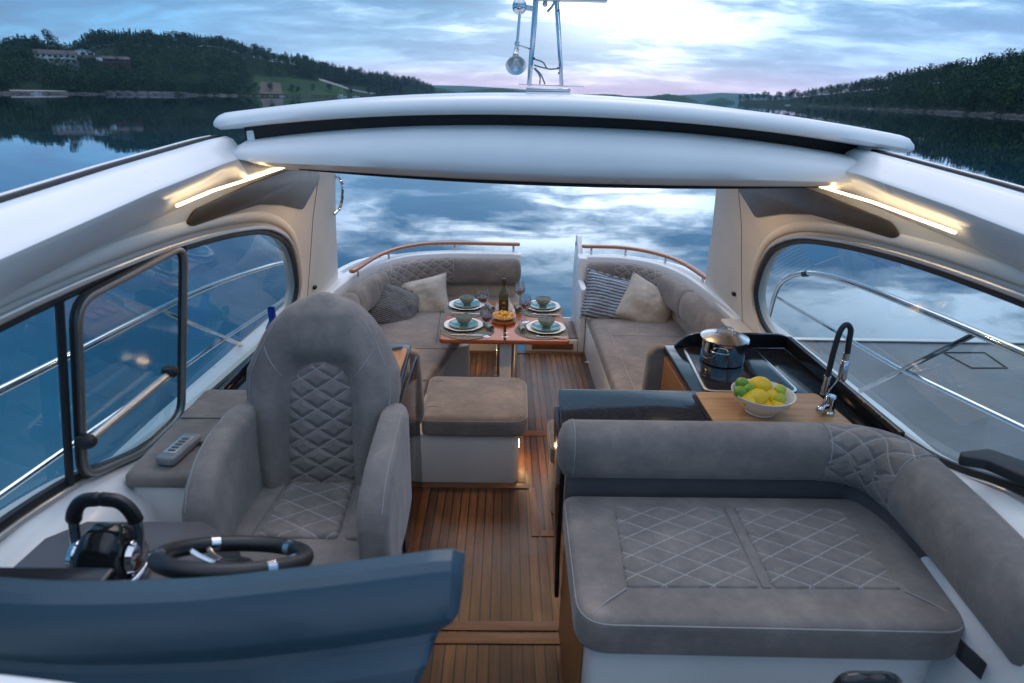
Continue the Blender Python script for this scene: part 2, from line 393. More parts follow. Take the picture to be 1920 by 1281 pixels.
for s in (-1, 1):
    hull = crom([(s*1.62, -.5, 0), (s*1.70, 1.0, 0), (s*1.72, 2.5, 0), (s*1.68, 4.2, 0), (s*1.60, 5.2, 0), (s*1.35, 5.72, 0), (s*.6, 5.85, 0)], 5)
    b = MB(); b.sweep(hull, [(x*s, z) for x, z in rpoly([(-.03, -.72), (.02, .74), (-.04, .74), (-.09, -.72)], .004, 2)][::s]); b.build('hull_side', 'gel', BO)
    b = MB(); o = [(s*1.44, -.5), (s*1.68, -.5), (s*1.73, 1.0), (s*1.75, 2.5), (s*1.70, 4.2), (s*1.60, 5.0), (s*1.50, 5.0), (s*1.44, 4.4)]
    b.slab([(x, y) for x, y in o], .70, .78, .01); b.build('side_deck', 'gel', BO)
b = MB(); b.box(-1.35, 1.35, 5.78, 6.45, -.16, -.11, .01, cr=.12); sp_ = b.build('swim_platform', 'gel', BO)
b = MB(); b.box(-1.28, 1.28, 5.80, 6.40, -.108, -.10, .002, cr=.1); b.build('teak_planking', 'deck', sp_)
b = MB(); b.box(.06, .54, 5.17, 5.66, -.03, .12, .012); st = b.build('stern_step', 'liner', BO)
b = MB(); b.box(.12, .50, 5.158, 5.168, .03, .085, .001); b.build('teak_inset', 'teakx', st)
b = MB(); b.box(.06, .54, 5.19, 5.66, .122, .128, .001); b.build('teak_tread', 'deck', st)
# ---- open transom gate
b = MB(); o = rpoly([(5.62, -.02), (5.98, -.02), (6.0, .55), (5.93, .93), (5.84, .955), (5.66, .80), (5.62, .5)], .03, 4)
b.slab(o, 0, .045, .006, tf=lambda p: Vector((.555+p.z, p.x, p.y))); g = b.build('transom_gate', 'gel', BO)
b = MB(); b.lathe([(.016, 0), (.018, .004), (.006, .006)], tf=lambda p: Vector((.553-p.z, 5.87+p.x, .86+p.y))); b.build('latch_hole', 'rubber', g)
# ---- teak stern rails on steel posts
for path, posts in ((crom([(-.01, 5.72, .875), (-.72, 5.72, .875), (-1.04, 5.56, .875), (-1.24, 5.24, .87), (-1.36, 4.72, .86)], 8), ((-.06, 5.71), (-.62, 5.71), (-1.18, 5.34), (-1.33, 4.78))),
                    (crom([(.60, 5.68, .875), (.95, 5.66, .875), (1.22, 5.50, .87), (1.40, 5.18, .865), (1.49, 4.66, .855)], 8), ((.68, 5.67), (1.0, 5.64), (1.31, 5.36), (1.47, 4.76)))):
    b = MB(); b.sweep(path, se(.026, .017, 2.6, 16), 'round'); rl = b.build('stern_rail', 'railwood', BO)
    for x, y in posts:
        b = MB(); b.tube([(x, y, .80), (x, y, .865)], .010); b.build('rail_post', 'chrome', rl)
# ---- side walls of the saloon: sloping plane with an arched window hole
def WX(z): return 1.45-.2*(z-.9)
win = [(.75, 1.14), (1.1, 1.145), (1.3, 1.135), (1.55, 1.085), (1.75, 1.01), (1.95, .955), (2.3, .915), (2.75, .885), (3.2, .865), (3.42, .875), (3.56, .93), (3.62, 1.04), (3.59, 1.14), (3.49, 1.28), (3.32, 1.42), (3.02, 1.535), (2.68, 1.60), (2.3, 1.645), (1.9, 1.67), (1.4, 1.675), (.9, 1.65), (.72, 1.6), (.66, 1.4), (.68, 1.22)]
winL = [(p.x, p.y) for p in crom([(a, c_, 0) for a, c_ in win], 3, closed=True)]
def zC(y): return float(np.interp(y, [.3, .8, 1.3, 1.9, 2.5, 3.0, 3.6, 4.2], [1.66, 1.69, 1.73, 1.785, 1.82, 1.835, 1.84, 1.84]))
def zB(y): return float(np.interp(y, [.3, .8, 1.23, 1.71, 2.34, 2.42, 2.50, 3.0, 4.2], [1.77, 1.81, 1.847, 1.89, 1.93, 1.932, 1.868, 1.868, 1.868]))
def zBs(y): return float(np.interp(y, [.3, .8, 1.23, 1.71, 2.34, 3.0, 4.2], [1.77, 1.81, 1.847, 1.89, 1.93, 1.94, 1.92]))
def zO(y): return float(np.interp(y, [.3, .8, 1.34, 2.0, 2.42, 2.56, 2.66, 3.0, 4.2], [1.85, 1.89, 1.93, 1.98, 2.003, 2.007, 1.90, 1.90, 1.89]))
outer = [(.3, .76), (1.2, .76), (2.4, .76), (3.5, .76), (3.95, .74), (4.72, .76), (4.62, .95), (4.42, 1.3), (4.30, 1.55), (4.24, 1.7), (4.20, 1.84)]+[(y, zC(y)) for y in (3.6, 3.0, 2.5, 1.9, 1.3, .8, .3)]
for s in (-1, 1):
    b = MB(); loops = [[Vector((y, z, 0)) for y, z in outer], [Vector((y, z, 0)) for y, z in winL]]
    tri = tessellate_polygon(loops); pts = outer+winL; nn = len(pts)
    vs = [Vector((s*WX(z), y, z)) for y, z in pts]+[Vector((s*(WX(z)+.07), y, z)) for y, z in pts]
    fs = [list(t) for t in tri]+[[i+nn for i in t][::-1] for t in tri]; no = len(outer)
    for i in range(no): j = (i+1) % no; fs.append([i, j, j+nn, i+nn])
    for i in range(len(winL)): j = (i+1) % len(winL); fs.append([no+i, no+j, no+j+nn, no+i+nn])
    b.add(vs, fs); wall = b.build('saloon_side', 'liner', BO, 30)
    # moulded surround, frame and gasket follow the window loop
    loop3 = lambda dx, grow: [Vector((s*(WX(z)+dx), p_.x, p_.y)) for p_, z in ((q, q.y) for q in inset(winL if area2(winL) > 0 else winL[::-1], -grow))]
    b = MB(); b.sweep(loop3(.012, .062), se(.030, .024, 2.2, 14), closed=True, upv=(1, 0, .0)); b.build('window_surround', 'liner', wall)
    b = MB(); b.sweep(loop3(-.004, .010), se(.010, .013, 3, 10), closed=True, upv=(1, 0, 0)); wf = b.build('window', 'alu', BO)
    b = MB(); b.sweep(loop3(.006, -.010), se(.014, .012, 3, 8), closed=True, upv=(1, 0, 0)); b.build('gasket', 'rubber', wf)
    b = MB(); lp = loop3(.02, 0); b.add(lp, [list(range(len(lp)))]); b.build('pane', 'glass', wf)
    # roof rail above: outer edge, inner ridge and lower lip lofted in one moulding
    ys = [.3, .8, 1.3, 1.8, 2.3, 2.42, 2.50, 2.56, 2.66, 2.8, 3.3, 3.8, 4.2]; b = MB(); rings = []
    for y in ys:
        o_, b_, c_ = zO(y), zB(y), zC(y); k = 1 if y < 2.6 else 1
        prof = [(1.35, c_-.02), (1.34, o_-.05), (1.30, o_-.012), (1.262, o_), (1.235, o_-.012), (1.215, (o_+b_)/2+.0), (1.180, b_+.012), (1.170, b_), (1.176, b_-.018), (1.215, (b_+c_)/2), (1.245, c_+.015), (WX(c_), c_-.002)]
        rings.append([Vector((s*x, y, z)) for x, z in prof])
    b.rings(rings); rr = b.build('roof_rail', 'gel', BO, 50)
    b = MB(); b.tube([(s*1.296, y, zO(y)-.004) for y in ys[:8]], .009, 8); b.build('rubber_seal', 'rubber', rr)
    b = MB(); b.tube([(s*1.325, y, zO(y)-.016) for y in ys[:8]], .018, 8); b.build('steel_track', 'gel', rr)
    # warm light strip under the ridge
    ya, yb = (1.80, 2.80) if s > 0 else (1.98, 2.98)
    p = [Vector((s*float(np.interp(y, [2.25, 2.45], [1.200, 1.172])), y, float(np.interp(y, [1.6, 2.45, 3.0], [1.812, 1.848, 1.852])))) for y in np.linspace(ya, yb, 12)]
    b = MB(); b.sweep(p, rrect(-.0048, .0048, -.004, .004, .002, 2)); b.build('light_strip', 'led', rr)
    # speaker panel
    o = [(2.16, 1.735), (2.22, 1.775), (2.75, 1.80), (3.2, 1.805), (3.80, 1.735), (3.82, 1.68), (3.54, 1.55), (3.18, 1.635), (2.85, 1.69), (2.5, 1.705), (2.2, 1.715)]
    b = MB(); b.slab(rpoly(o, .025, 3), 0, .012, .004, 2, tf=lambda p: Vector((s*(WX(p.y)-.002-p.z), p.x, p.y))); b.build('speaker_panel', 'spk', wall)
    b = MB(); b.box(-.02, .02, -.012, .012, 0, .02, .003); b2 = MB(); b2.add([Vector((s*(WX(.95)-v.z), 3.98+v.x, .95+v.y)) for v in b.v], b.f); b2.build('clip', 'black', wall)
    b = MB(); b.tube([(s*(WX(z)-.0005), y, z) for y, z in ((3.86, .76), (3.84, 1.1), (3.80, 1.45), (3.83, 1.68))], .0022, 6); b.build('panel_joint', 'spk', wall)
    # grab handle on the aft edge
    hp = [(628, 331), (637, 334), (642, 350), (641, 376), (636, 392), (627, 402)] if s < 0 else [(1370, 352), (1359, 356), (1353, 372), (1352, 398), (1357, 414), (1367, 424)]
    b = MB(); b.tube(crom([PY(x, y, 4.27+(.03 if 0 < i < 5 else -.03)) for i, (x, y) in enumerate(hp)], 5), .0105, 8); b.build('grab_handle', 'chrome', BO)
    # liner below the window, sill
    b = MB(); pth = [(s*x, y, 0) for x, y in ((1.43, .3), (1.45, 1.2), (1.46, 2.4), (1.47, 3.9))]
    b.sweep(pth, [(-.03, -.05), (.03, -.05), (.03, .78), (-.03, .78)]); b.build('inner_liner', 'liner', BO)
    b = MB(); o = [(1.30, 1.86), (1.34, 3.9), (1.47, 3.9), (1.465, 1.5), (1.42, .3), (1.30, .3), (1.30, 1.5)]
    b.slab([(s*x, y) for x, y in o], .755, .80, .012); b.build('window_sill', 'liner', BO)
    b = MB(); b.sweep([(s*1.415, y, z) for y, z in crom([(1.86, .965, 0), (2.3, .90, 0), (2.8, .868, 0), (3.35, .85, 0)], 4) and [(q.x, q.y) for q in crom([(1.86, .965, 0), (2.3, .90, 0), (2.8, .868, 0), (3.35, .85, 0)], 4)]], se(.03, .018, 3, 12)); b.build('sill_moulding', 'gel', BO)
# wave-shaped front sill that rises to the windscreen on both sides
for s in (-1, 1):
    rings = []
    for y, zt, xi in ((.3, 1.14, 1.16), (.9, 1.13, 1.17), (1.3, 1.12, 1.19), (1.55, 1.07, 1.22), (1.75, 1.0, 1.26), (1.93, .945, 1.33)):
        prof = [(1.46, .5), (1.45, zt), (1.42, zt+.008), (1.34, zt-.025), (xi+.04, zt-.11), (xi, zt-.26), (xi, .5)]
        rings.append([Vector((s*x, y, z)) for x, z in prof])
    b = MB(); b.rings(rings); b.build('front_sill', 'gel', BO, 60)
# ---- sliding roof: upper lid, dark gap, lower visor that runs aft as the headliner
XO = .062
def zt_lid(x): return 2.108-.098*(abs(x)/1.37)**2.1
def sk(x): return -.011*x
b = MB(); rings = []
xs = [-1.385, -1.375, -1.35, -1.3, -1.15]+list(np.linspace(-1.0, 1.0, 17))+[1.15, 1.3, 1.35, 1.375, 1.385]
for x in xs:
    e = max(0, (abs(x)-1.345)/.042); th = .070*(1-.10*abs(x))*math.sqrt(max(.02, 1-e*e)); z = zt_lid(x)+(.03*(1-math.sqrt(max(.02, 1-e*e)))); y0 = 2.47+.05*e*e+.02*(abs(x)/1.37)**2
    y0 -= .045*x
    prof = [(y0+.035, z), (y0+.008, z+.006*min(1, th*20)), (y0, z+th*.25), (y0+.006, z+th*.6), (y0+.03, z+th*.9), (y0+.09, z+th*1.05), (y0+.5, z+th*1.15+.004), (4.0, z+th-.03), (4.10, z+th-.06), (4.08, z-.05), (3.2, z-.01)]
    rings.append([Vector((x+XO, y, zz+sk(x))) for y, zz in prof])
b.rings(rings); lid = b.build('roof_lid', 'gel', BO, 55)
b = MB(); rings = []
for x in np.linspace(-1.26, 1.26, 21):
    zt = zt_lid(x)+.01; rings.append([Vector((x+XO, y, z+sk(x))) for y, z in ((2.585, zt), (2.60, zt-.075), (2.75, zt-.075), (2.75, zt))])
b.rings(rings); b.build('roof_gap_shade', 'darkgap', BO)  # dark strip in the open gap under the lid, shade put into its colour
for s in (-1, 1):
    b = MB(); x = s*1.24+XO; b.box(x-.015, x+.015, 2.54-.05*s, 2.62, 1.955, zt_lid(1.24)+.012, .004); b.build('lid_bracket', 'gel', lid)
b = MB(); rings = []
xs = [-1.345, -1.33, -1.30, -1.26, -1.2, -1.1]+list(np.linspace(-.95, .95, 15))+[1.1, 1.2, 1.26, 1.30, 1.325, 1.335]
for x in xs:
    a = abs(x); zt = 2.068-.095*(a/1.3)**2.3; zb = 1.852+.022*(a/1.1)**2 if a < 1.1 else 1.874+.030*((a-1.1)/.235)**1.5
    if a > 1.26: zt -= .050*((a-1.26)/.075)**2
    zt = max(zt, zb+.012); y0 = 2.455-.035*x+.05*max(0, (a-1.22)/.115)**2; h = zt-zb
    prof = [(y0+.16, zt), (y0+.10, zt-.004), (y0+.045, zb+h*.86), (y0+.012, zb+h*.62), (y0-.004, zb+h*.40), (y0, zb+h*.20), (y0+.010, zb+.03*min(1, h*6)), (y0+.045, zb+.008), (y0+.075, zb), (3.2, zb+.0), (4.05, zb+.02), (4.05, max(zt-.04, zb+.03)), (3.3, zt)]
    rings.append([Vector((x+XO, y, z+sk(x))) for y, z in prof])
b.rings(rings); vis = b.build('roof_visor', 'gel', BO, 50)
b = MB(); b.tube([(x+XO, 2.53-.035*x, 1.846+(.03*(abs(x)/1.05)**2)+sk(x)) for x in np.linspace(-1.05, 1.05, 15)], .008, 6); b.build('rubber_edge', 'rubber', vis)
for x, y in ((-.75, 3.3), (0, 3.3), (.75, 3.3)):
    b = MB(); b.lathe([(.045, 0), (.045, -.006), (.034, -.008), (.030, -.004)], (x, y, 1.85)); l_ = b.build('ceiling_spot', 'chrome', vis)
    b = MB(); b.lathe([(.0001, -.0085), (.030, -.0085), (.030, -.002)], (x, y, 1.85)); b.build('lens', M['lamp'], l_)
# ---- hull guard rails beyond the windows
for s in (-1, 1):
    U = [(3.98, .78), (3.93, 1.0), (3.80, 1.12), (3.55, 1.22), (3.12, 1.29), (2.5, 1.335), (1.9, 1.365), (1.2, 1.39), (.2, 1.42)]
    if s < 0: U = [(4.55, .78), (4.52, .90), (4.42, .99), (4.10, 1.08), (3.15, 1.21), (2.5, 1.26), (1.9, 1.29), (1.2, 1.33), (.2, 1.38)]
    Lo = [(3.90, .95), (2.59, 1.03), (1.76, 1.13), (.2, 1.2)] if s > 0 else [(4.50, .78), (3.11, .90), (1.84, .98), (.2, 1.08)]
    b = MB(); b.tube(crom([(s*1.70, y, z) for y, z in U], 6), .0155, 10); gr = b.build('guard_rail', 'chrome', BO)
    b = MB(); b.tube([(s*1.70, y, z) for y, z in Lo], .011, 8); b.build('lower_rail', 'chrome', gr)
    br = ((2.80, .80), (2.20, 1.35)) if s > 0 else ((3.35, .78), (2.62, 1.25))
    b = MB(); b.tube([(s*1.70, *br[0]), (s*1.70, *br[1])], .012, 8); b.build('brace', 'chrome', gr)
    b = MB(); b.tube([(s*1.70, 1.1, .78), (s*1.70, 1.1, 1.38)], .012, 8); b.build('stanchion', 'chrome', gr)
    if s > 0: b = MB(); b.tube([(s*1.70, 3.62, 1.195), (s*1.70, 3.57, 1.212)], .019, 10); b.build('rail_sleeve', 'rubber', gr)
# ---- opening light in the port window with its pull bar
Wp = lambda x, y, d=0: (lambda t: CAM+ray(x, y)*t)(((1.45-.2*(CAM.z-.9)-d)+CAM.x)/(-ray(x, y).x+.2*ray(x, y).z))
o = [(1.60, 1.04), (1.64, 1.64), (2.10, 1.655), (2.12, 1.60), (2.10, .99), (1.95, .95), (1.66, .99)]
o = [(1.535, 1.10), (1.54, 1.645), (2.12, 1.665), (2.13, .985), (1.86, .985)]
lp = [Vector((-(WX(z)-.025), y, z)) for y, z in rpoly(o, .07, 6)]
b = MB(); b.sweep(lp, se(.010, .010, 3, 10), closed=True, upv=(1, 0, 0)); ow = b.build('opening_window', 'alud', BO); b = MB(); b.sweep([v+Vector((-.012, 0, 0)) for v in lp], se(.015, .006, 3, 10), closed=True, upv=(1, 0, 0)); b.build('gasket', 'rubber', ow)
b = MB(); b.add([v+Vector((-.004, 0, 0)) for v in lp], [list(range(len(lp)))]); b.build('pane', 'glass', ow)
for y in (1.50, 2.15):
    b = MB(); b.tube([(-(WX(z)-.006), y, z) for z in (.93 if y > 2 else 1.10, 1.66)], .011, 8); b.build('divider', 'rubber', ow)
p0, p1 = Vector((-1.335, 1.60, 1.075)), Vector((-1.335, 2.10, 1.13))
p0 = PX(165, 828, -1.335); p1 = PX(322, 697, -1.335)
b = MB(); b.tube([p0, p1], .013, 12); b.build('pull_bar', 'alu', ow)
for p in (p0, p1):
    b = MB(); b.lathe([(.0, -.02), (.018, -.018), (.024, 0), (.02, .02), (.012, .03), (0, .032)], n=16, tf=lambda q: p+Vector((q.z-.01, q.y, q.x))); b.build('knob', 'rubber', ow)
b = MB(); b.obox(p1+Vector((0, -.04, .012)), p1+Vector((0, .02, -.004)), .03, .03, .005); b.build('catch', 'rubber', ow)
# ---- wipers / dark ledge on the starboard sill
b = MB(); q = [PZ(x, y, 1.14) for x, y in ((1797, 856), (1850, 850), (1935, 880), (2050, 950), (2040, 985), (1920, 905), (1850, 874), (1800, 866))]
b.slab(rpoly([(v.x, v.y) for v in q], .01, 3), 1.125, 1.16, .006); b.build('sill_tray', 'rubber', BO)
# foredeck and windscreen foot close below the viewpoint
b = MB(); b.slab(rpoly([(-1.45, .30), (-1.4, -1.6), (-.6, -3.4), (.6, -3.4), (1.4, -1.6), (1.45, .30)], .3, 6), .95, 1.12, .03); b.build('foredeck', 'gel', BO)
b = MB(); b.sweep(crom([PY(x, y+72, .56) for x, y in ((-420, 1195), (-200, 1222), (0, 1243), (170, 1265), (300, 1292), (420, 1330), (560, 1400))], 5), se(.03, .022, 2.4, 12), 'round'); b.build('windscreen_foot', 'gel', BO)

# ================================================================== mast and horn
MY = 2.90
ms = thing('signal_mast', 'steel lattice mast with horn standing on the roof', 'mast', PY(1030, 172, MY)+Vector((0, 0, -.012)))
def pm(x, y, d=0): return PY(x, y, MY+d)
b = MB(); c_ = PY(1028, 171, MY); b.slab([(x+c_.x, y*.55+MY) for x, y in se(.105, .10, 3, 28)], c_.z-.03, c_.z-.004, .010); b.build('base_plate', 'gel', ms)
b = MB(); b.slab([(x+c_.x, y*.5+MY) for x, y in se(.098, .09, 3, 28)], c_.z-.003, c_.z+.012, .005); b.build('base_ring', 'steel', ms)
b = MB(); b.obox(pm(972, 158), pm(1094, 163), .03, .004); b.build('cross_plate', 'steel', ms)
for a_, e_ in ((992, 1008), (1053, 1038)):
    for d in (-.03, .05):
        b = MB(); b.obox(pm(a_, 161, d), pm(e_+(4 if d > 0 else 0), -60, d*.6), .019, .012); b.build('leg', 'chrome', ms)
b = MB(); b.obox(pm(1000, -2, -.02), pm(1138, 2, -.02), .05, .012); b.build('antenna_shelf', 'alu', ms)
for pa in ([(1002, 111), (1018, 117), (1027, 129), (1046, 129)], [(1001, 122), (1014, 126), (1027, 129)], [(1001, 128), (1012, 142), (1012, 158)], [(1003, 128), (1014, 140), (1022, 158)]):
    b = MB(); b.tube(crom([pm(x, y) for x, y in pa], 5), .0035, 6); b.build('cable', 'plastic', ms)
for x, y in ((1047, 20), (1002, 110), (1046, 128), (1048, 137)): b = MB(); b.ball(pm(x, y, -.035), .004, .004, .005, 8, 6); b.build('cable_clip', 'rubber', ms)
def along(p, q):
    d = (q-p).normalized(); s_ = d.cross(Vector((0, 1, 0))).normalized(); u_ = s_.cross(d)
    return lambda v: p+s_*v.x+u_*v.y+d*v.z
b = MB(); b.tube([pm(975, 20, -.05), pm(969, 90, -.05)], .006, 10); b.tube([pm(970, 78, -.05), pm(969, 86, -.05)], .010, 12); b.tube(crom([pm(969, 88, -.05), pm(968, 98, -.055), pm(967, 106, -.075)], 4), .009, 12, scale=lambda t: 1+.6*t)
hd = Vector((.02, -.80, -.55)).normalized(); hs = hd.cross(Vector((0, 0, 1))).normalized(); hu = hs.cross(hd); h0 = pm(967, 108, -.06)
b.lathe([(.012, 0), (.016, .02), (.028, .045), (.042, .058), (.044, .059), (.041, .057), (.026, .043), (.013, .02), (.001, .012)], n=28, tf=lambda p: h0+hs*p.x+hu*p.y+hd*p.z); b.build('horn_trumpet', 'steel', ms)
b = MB(); b.ball(pm(974, 12, -.05), .030, .030, .032, 20, 12); b.build('horn_body', 'chrome', ms)
b = MB(); b.obox(pm(978, 13, -.05), pm(1003, 17, -.02), .012, .020); b.obox(pm(972, 85, -.08), pm(996, 93, -.02), .01, .006); b.build('horn_bracket', 'steel', ms)
b = MB(); b.tube([pm(1026, 22), pm(1034, 14), pm(1040, 4)], .006, 8); b.ball(pm(1022, 8), .012, .012, .012, 10, 8); b.build('pulley', 'steel', ms)

# ================================================================== upholstery helpers
def piping(parent, path, r=.0022, closed=False):
    b = MB(); b.tube(path, r, 6, closed=closed); return b.build('seam', 'leather', parent)
def oring(o, z, d=0, tf=None):
    if area2(o) < 0: o = o[::-1]
    return [Vector((p.x, p.y, z)) for p in inset(o, d)]
def cushion(name, o, z0, z1, parent, r=.035, crown=.012, mat='suede', rb=.02, seam=True):
    b = MB(); b.slab(o, z0, z1, r, 5, crown, rb); c = b.build(name, mat, parent, 60)
    if seam: piping(c, oring(o, z1-r*.55, r*.10), closed=True)
    return c
def bolster(parent, path, w, h, quilt=None, name='backrest', cap='round', upv=(0, 0, 1)):
    b = MB(); b.sweep(path, se(w, h, 2.5, 28), cap); c = b.build(name, 'quilt_uv' if quilt else 'suede', parent, 60)
    for i in (0, -1):
        p = Vector(path[i]); q = Vector(path[1 if i == 0 else -2]); t = (q-p).normalized(); r_ = t.cross(Vector((0, 0, 1))).normalized()
        if quilt: piping(c, [p+t*.004+r_*(x*1.006)+Vector((0, 0, z*1.006)) for x, z in se(w, h, 2.5, 28)], .002, True)
    return c

# ---- helm seat
hx, hy = -.768, 1.62
HS = thing('helm_seat', 'grey suede helm armchair with tall quilted back beside the wheel', 'seat', (hx, hy, 0))
def hw(v): return float(np.interp(v, [0, .25, .5, .62, .72, .81, .87, .93, .97, 1], [.205, .235, .262, .257, .227, .197, .168, .128, .085, .02]))
def hth(v): return float(np.interp(v, [0, .3, .7, .93, 1], [.080, .090, .080, .06, .02]))
def hyc(v): return hy+.205+.14*v**1.3
def hfront(x, v):                                   # y of the front face of the backrest
    w, th = hw(v), hth(v); y = -th*max(0, 1-min(1, abs(x)/w)**2.5)**.4
    return hyc(v)+y+hrel(x, y, v)
def hrel(x, y, v):
    if y >= 0: return 0
    top = .80; k = 1/(1+math.exp((v-.70)*34)); d = .058*math.exp(-(abs(x)/(.128-.02*v))**7)*k
    return d-.034*math.exp(-((abs(x)-.178)/.048)**2)*(1/(1+math.exp((v-.62)*14)))-.012*math.exp(-(x/.2)**2)*math.exp(-((v-.86)/.1)**2)
b = MB(); rings = []
for k, v in enumerate(list(np.linspace(0, .6, 14))+list(np.linspace(.62, .96, 22))+[.98, 1]):
    w, th = hw(v), hth(v); rings.append([Vector((hx+x+.015*v, hyc(v)+y+hrel(x, y, v), .90+.645*v)) for x, y in se(w, th, 2.5, 96)])
b.rings(rings); bk = b.build('backrest', 'suede', HS, 60)
b = MB(); rings = []
for v in list(np.linspace(.01, .50, 12))+[.54, .58, .61, .635, .655, .67, .678]:
    w = (.122-.02*v)*math.sqrt(max(.01, 1-max(0, (v-.48)/.20)**2.0)); yb = hyc(v)-hth(v)+.058
    rings.append([Vector((hx+x+.015*v, yb+y-.004, .90+.645*v)) for x, y in se(max(w, .008), .030, 2.3, 40)])
b.rings(rings); b.build('quilted_panel', 'quilt_xz', bk, 60)
for s in (-1, 1):
    pts = [Vector((hx+s*hw(v)*.90+.015*v, hfront(hw(v)*.90, v)-.001, .90+.645*v)) for v in np.linspace(.08, .90, 26)]
    piping(bk, pts, .0017)
    piping(bk, [Vector((hx+s*x+.015*v, hfront(x, v)-.001, .90+.645*v)) for x, v in ((.120, .62), (.135, .655), (.152, .69), (.170, .73), (.182, .76))], .0016)
o = rpoly([(hx-.235, hy-.25), (hx+.235, hy-.25), (hx+.22, hy+.23), (hx-.22, hy+.23)], .06, 5)
sc_ = cushion('seat_cushion', o, .80, .905, HS, r=.035, crown=.008)
b = MB(); b.slab(rpoly([(hx-.125, hy-.12), (hx+.125, hy-.12), (hx+.105, hy+.21), (hx-.105, hy+.21)], .02, 3), .895, .924, .014, 4, .003); b.build('quilted_panel', 'quilt_xy', sc_, 60)
for s in (-1, 1):
    b = MB(); b.slab(rpoly([(hx+s*.140, hy-.12), (hx+s*.225, hy-.12), (hx+s*.205, hy+.21), (hx+s*.118, hy+.21)], .02, 3), .895, .920, .012, 4, .003); b.build('side_panel', 'suede', sc_, 60)
for s in (-1, 1):
    b = MB(); rings = []
    for k, v in enumerate([0, .012, .03, .06, .1, .16, .25, .35, .45, .55, .65, .75, .85, .93, .98, 1]):        # a thick padded arm
        y = hy-.235+.46*v; zt = float(np.interp(v, [0, .06, .15, .3, .5, .8, 1], [1.03, 1.095, 1.145, 1.185, 1.208, 1.218, 1.20])); zb = .80; e = math.sqrt(max(.02, 1-max(0, (.07-v)/.07)**2))*math.sqrt(max(.05, 1-max(0, (v-.93)/.07)**2))
        wv_ = .046*(.62+.38*e); rings.append([Vector((hx+s*((.254 if s > 0 else .230)+.010*math.sin(v*3))+x+s*.03*(.5-(z+.2)/.45)*-.15, y, (zt+zb)/2+z)) for x, z in rrect(-wv_, wv_, -(zt-zb)/2, (zt-zb)/2, wv_*.94, 8)])
    b.rings(rings); ar = b.build('armrest', 'suede', HS, 60)
    for off in (s*.022,): piping(ar, [Vector((hx+s*((.254 if s > 0 else .230)+.010*math.sin(v*3))+off+s*.009, hy-.238+.46*v, float(np.interp(v, [0, .06, .15, .3, .5, .8, 1], [1.03, 1.095, 1.145, 1.185, 1.208, 1.218, 1.20]))-.0075)) for v in np.linspace(.05, .93, 20)], .0016)
b = MB(); b.lathe([(.16, 0), (.16, .015), (.06, .05), (.055, .74), (.14, .78), (.14, .80)], (hx, hy, .0)); b.build('pedestal', 'steel', HS)

# ---- companion sofa (starboard, forward)
CS = thing('companion_sofa', 'wide grey suede seat with quilted cushion and wraparound bolster at the front right', 'sofa', (.65, 1.6, 0))
o = rpoly([(.075, 1.30), (1.17, 1.28), (1.245, 1.36), (1.262, 1.90), (.085, 1.90)], [.10, .07, .05, .05, .05], 6)
cq = cushion('seat_cushion', o, .665, .80, CS, r=.03, crown=.004)
for xa, xb, ya, yb in (((.245, .655), (.235, .625), 1.42, 1.80), ((.672, 1.02), (.70, 1.05), 1.42, 1.80)):
    pass
for q in ([(.235, 1.425), (.640, 1.425), (.652, 1.815), (.262, 1.815)], [(.683, 1.425), (1.075, 1.425), (1.085, 1.815), (.697, 1.815)]):
    b = MB(); b.slab(rpoly(q, .012, 3), .790, .810, .010, 3, .002); b.build('quilted_panel', 'quilt_xy', cq, 60)
b = MB(); b.slab(rpoly([(.648, 1.425), (.678, 1.425), (.692, 1.815), (.660, 1.815)], .006, 2), .79, .809, .006, 2); b.build('centre_strip', 'suede', cq)
for pq in (((.232, 1.418), (.115, 1.33)), ((1.078, 1.418), (1.175, 1.335))):
    piping(cq, [(pq[0][0], pq[0][1], .806), ((pq[0][0]+pq[1][0])/2, (pq[0][1]+pq[1][1])/2, .805), (pq[1][0], pq[1][1], .796)])
p1_ = [(.10, 1.93, .975), (.5, 1.93, .975), (1.03, 1.93, .975)]
arc = crom([(1.03, 1.93, .975), (1.14, 1.910, .974), (1.225, 1.845, .970), (1.262, 1.73, .963)], 6)
p3_ = crom([(1.262, 1.73, .963), (1.262, 1.5, .955), (1.250, 1.30, .947), (1.238, 1.13, .94)], 5)
BW, BH = .078, .108
b = MB(); b.sweep(crom(p1_, 6), se(BW, BH, 2.5, 28), 'round'); bb = b.build('backrest', 'suede', CS, 60)
piping(bb, [Vector((.112, 1.93+x*1.01, .975+z*1.01)) for x, z in se(BW, BH, 2.5, 28)], .002, True)
b = MB(); b.sweep(arc, se(BW*1.01, BH*1.01, 2.5, 28), scale=lambda t: 1+.16*t*t*(3-2*t)); bq = b.build('backrest_corner', 'quilt_uv', CS, 60)
b = MB(); b.sweep(p3_, se(BW*1.16, BH*1.16, 2.5, 28), 'round'); b.build('backrest', 'suede', CS, 60)
for p, t in ((arc[0], Vector((1, 0, 0))), (arc[-1], Vector((.2, -1, 0)).normalized())):
    r_ = t.cross(Vector((0, 0, 1))).normalized(); kq = 1.02 if p is arc[0] else 1.18; piping(bq, [p+r_*(x*kq)+Vector((0, 0, z*kq)) for x, z in se(BW, BH, 2.5, 28)], .002, True)
b = MB(); b.sweep(crom([(.10, 1.945, .80), (1.02, 1.945, .80), (1.18, 1.90, .80), (1.245, 1.74, .80), (1.252, 1.5, .80), (1.245, 1.28, .80)], 6), se(.03, .12, 3, 12)); b.build('back_panel', 'dashtrim', CS)
b = MB(); b.slab(rpoly([(.12, 1.34), (1.15, 1.34), (1.24, 1.40), (1.26, 1.95), (.12, 1.95)], .05, 5), 0, .665, .006); bs = b.build('base', 'gel', CS)
